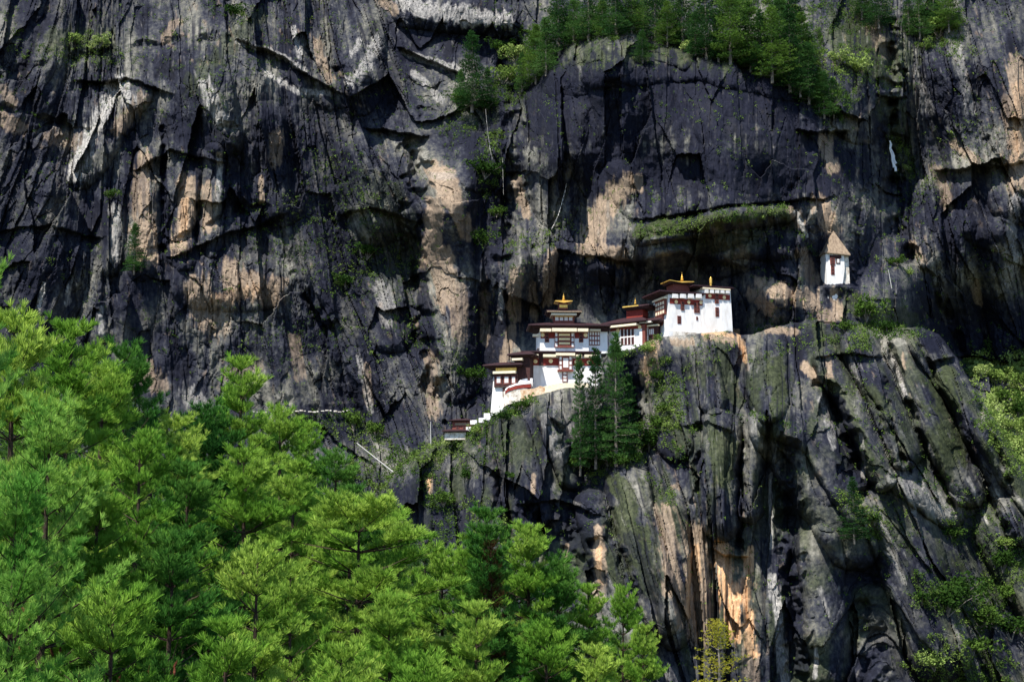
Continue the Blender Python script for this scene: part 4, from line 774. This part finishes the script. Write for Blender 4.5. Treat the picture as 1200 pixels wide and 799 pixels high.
FG = [(-50,345,46,16,near_,'large near pine cut off by the left edge of the frame',1.1),(22,372,50,17,pv[1],'tall pine at far left whose top is highest of the foreground pines',1.2),(82,384,58,17,pv[0],'pine with broad crown second from the left edge',1.2),
 (150,408,70,17,pv[2],'pine with loose open top third from the left edge',1.05),(118,430,62,15,pv[3],'dense pine between the second and third tops at left',1.2),(205,492,72,15,pv[1],'lower pine in the dip between the left tops and the round topped pine',1.2),
 (285,424,78,17,pv[0],'tall pine standing clear against the dark cliff at left centre',1.15),(240,478,76,15,pv[2],'pine just left of the tall clear standing pine',1.2),(330,480,82,15,pv[3],'pine just right of the tall clear standing pine',1.15),
 (362,498,90,14,pv[1],'pine with pointed top above the white pole ravine',1.1),(395,528,88,14,pv[2],'pine on the right shoulder of the left tree mass',1.2),(418,590,66,15,flat_,'flat topped pine with bare dark trunk showing below its layered crown',1.25),
 (470,600,80,13,pv[0],'pine behind the flat topped pine, right side',1.1),(410,572,80,13,pv[3],'pine behind the flat topped pine, left side',1.2),(345,545,70,14,pv[0],'sunlit pine in front of the pointed one, centre left',1.25),(290,530,64,14,pv[1],'full pine in front of the tall clear standing pine',1.3),
 (225,548,58,14,pv[3],'wide pine in the middle of the left tree mass',1.3),(165,510,54,14,pv[2],'pine in front of the loose topped one at left',1.3),(60,470,42,14,near_,'near blue green pine low at the left side',1.15),(120,560,44,13,pv[0],'near pine in the lower left part of the picture',1.35),
 (20,560,32,12,near_,'closest pine with long needles and brown cones in the lower left corner',1.1),(200,630,44,12,pv[1],'near pine low in the picture left of centre bottom',1.35),(300,640,48,12,pv[2],'near sunlit pine at the bottom, left of the bare trunk',1.35),
 (345,665,54,12,pv[3],'near pine at the bottom well left of the bare dark trunk',1.2),(130,690,34,11,pv[2],'near pine at the bottom left, partly cut by the frame',1.4),(270,730,38,11,pv[0],'near pine at the bottom whose top only shows, left part',1.4),
 (460,700,54,12,pv[1],'near pine at the bottom right of the bare dark trunk',1.3),(520,640,72,13,pv[2],'slender pine in the dip left of the reddish centred pine',1.15),(566,600,68,14,pv[3],'broad pine with a dark reddish bare centre, right part of the foreground',1.2),
 (548,630,70,13,pv[0],'pine leaning against the left side of the reddish centred pine',1.1),(622,618,72,14,pv[1],'pine just right of the reddish centred pine',1.15),(655,655,72,13,pv[2],'second pine right of the reddish centred pine',1.15),
 (690,688,74,12,pv[0],'pine lower on the right slope of the foreground trees',1.1),(728,690,80,12,pv[3],'slim upright pine near the right end of the foreground trees',.8),(752,735,78,12,pv[1],'last pine at the right end of the foreground trees',.9),
 (560,710,54,12,pv[0],'near pine at the bottom under the reddish centred pine',1.3),(640,730,58,12,pv[2],'near pine at the bottom, right part of the foreground',1.25),(700,760,64,11,pv[1],'pine top at the bottom edge near the right end',1.2),
 (400,760,40,11,pv[1],'pine top cut off by the bottom edge under the bare dark trunk',1.4),(500,770,46,11,pv[3],'pine top cut off by the bottom edge in the middle',1.4)]
for i_, (x, t_, Y_, H_, var, lab, sx_) in enumerate(FG):
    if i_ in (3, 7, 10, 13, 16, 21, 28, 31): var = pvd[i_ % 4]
    fg(x, t_, Y_, H_, var, lab, sx_*(.86 if Y_ > 56 else .74))
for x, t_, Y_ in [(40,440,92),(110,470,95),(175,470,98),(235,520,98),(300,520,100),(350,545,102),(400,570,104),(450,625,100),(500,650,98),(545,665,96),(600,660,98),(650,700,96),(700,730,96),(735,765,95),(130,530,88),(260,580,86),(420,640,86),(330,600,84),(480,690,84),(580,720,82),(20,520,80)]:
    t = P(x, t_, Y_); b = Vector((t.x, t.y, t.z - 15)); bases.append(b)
    plant(back_, 'pine_tree', b, 15, random.uniform(0, 6.28), 'darker green pine mostly hidden behind the bright foreground pines', 'pine tree', 'darker pines behind the bright ones', 1.1)  # darker needle colour stands in for shade in the gaps between crowns
fg(577, 636, 67, 11, dry_, 'slim rusty brown drying pine among the bright pines at bottom centre', .75)
fg(842, 726, 140, 12, ylw, 'yellow green airy tree in front of the orange streaked rock at the bottom', 1.35, 'conifer_tree', 'tree')
fg(-52, 172, 36, 17, near_, 'nearest pine beyond the left edge, only branch tips showing beside the cliff', .5)
# brown cones hanging in the nearest pines
def cones(tree, n, seed):
    r = random.Random(seed); cm = [c for c in tree.children if c.name.startswith('crown')][0].data; me = None; Mx = Matrix.LocRotScale(tree.location, tree.rotation_euler, tree.scale); inv = Mx.inverted(); cnt = 0
    for _ in range(4000):
        v = cm.vertices[r.randrange(len(cm.vertices))].co; p = Mx @ v
        if p.y > tree.location.y - 1.4: continue
        q = p; yy = q.y*cP + q.z*sP; px = 600 + FPX*q.x/yy; py = 399.5 - FPX*(q.z*cP - q.y*sP)/yy
        if not (8 < px < 500 and 420 < py < 790): continue
        if me is None:
            o = MB().lathe(0, 0, [(-.20,.008),(-.17,.03),(-.09,.048),(0,.046),(.08,.03),(.12,.010),(.16,.006)], 8).build('cone', M['cone']); me = o.data
        else: o = bpy.data.objects.new('cone', me); C.objects.link(o)
        o.scale = (.8,.8,.8); o.parent = tree; o.location = inv @ (p + Vector((0, -.08, -.10))); o.rotation_euler = (r.uniform(-.35,.35), r.uniform(-.35,.35), 0); cnt += 1
        if cnt >= n: break
bpy.context.view_layer.update()
for o_ in [o for o in C.objects if o.get('label') and 'near' in o['label'] and o.get('category') == 'pine tree'][:4]: cones(o_, 5, int(abs(o_.location.x)*37) % 99)
for o_ in [o for o in C.objects if 'closest pine' in str(o.get('label'))]: cones(o_, 8, 4)
# ------------------------------------------------------------------ ground of the near slope and the valley
bx = np.array([tuple(b) for b in bases])
gx = np.concatenate([np.linspace(-3000, -130, 14), np.linspace(-120, 120, 90), np.linspace(130, 3000, 14)])
gy = np.concatenate([np.linspace(-3000, -25, 12), np.linspace(-20, 160, 70), np.linspace(168, 620, 24)])
GX, GY = np.meshgrid(gx, gy); num = np.zeros(GX.shape); den = num.copy()
ctl = [tuple(b) for b in bases] + [(x, y, -1.7) for x in (-20, 0, 20) for y in (-20, 0)] + [(-60, 40, -6), (60, 60, -16), (90, 130, -28), (-90, 120, -12)]
for (x, y, z) in ctl:
    w_ = 1/(((GX-x)**2 + (GY-y)**2) + 9)**1.6; num += w_*z; den += w_
GZ = num/den; k_ = sst(150, 300, GY); GZ = GZ*(1-k_) + k_*-75 + .5*fbm(GX/6, GY/6, 4, 7)*(np.abs(GX) < 130)
gi = np.arange(GX.size).reshape(GX.shape)
gq = np.stack([gi[:-1,:-1], gi[:-1,1:], gi[1:,1:], gi[1:,:-1]], -1).reshape(-1, 4)
GM = worn('forest_floor', (.03,.028,.015), (.07,.075,.03), .8, .95, .5, .1)
tag(np_mesh('ground', np.stack([GX, GY, GZ], -1).reshape(-1, 3), gq, GM, smooth=True), kind='structure')
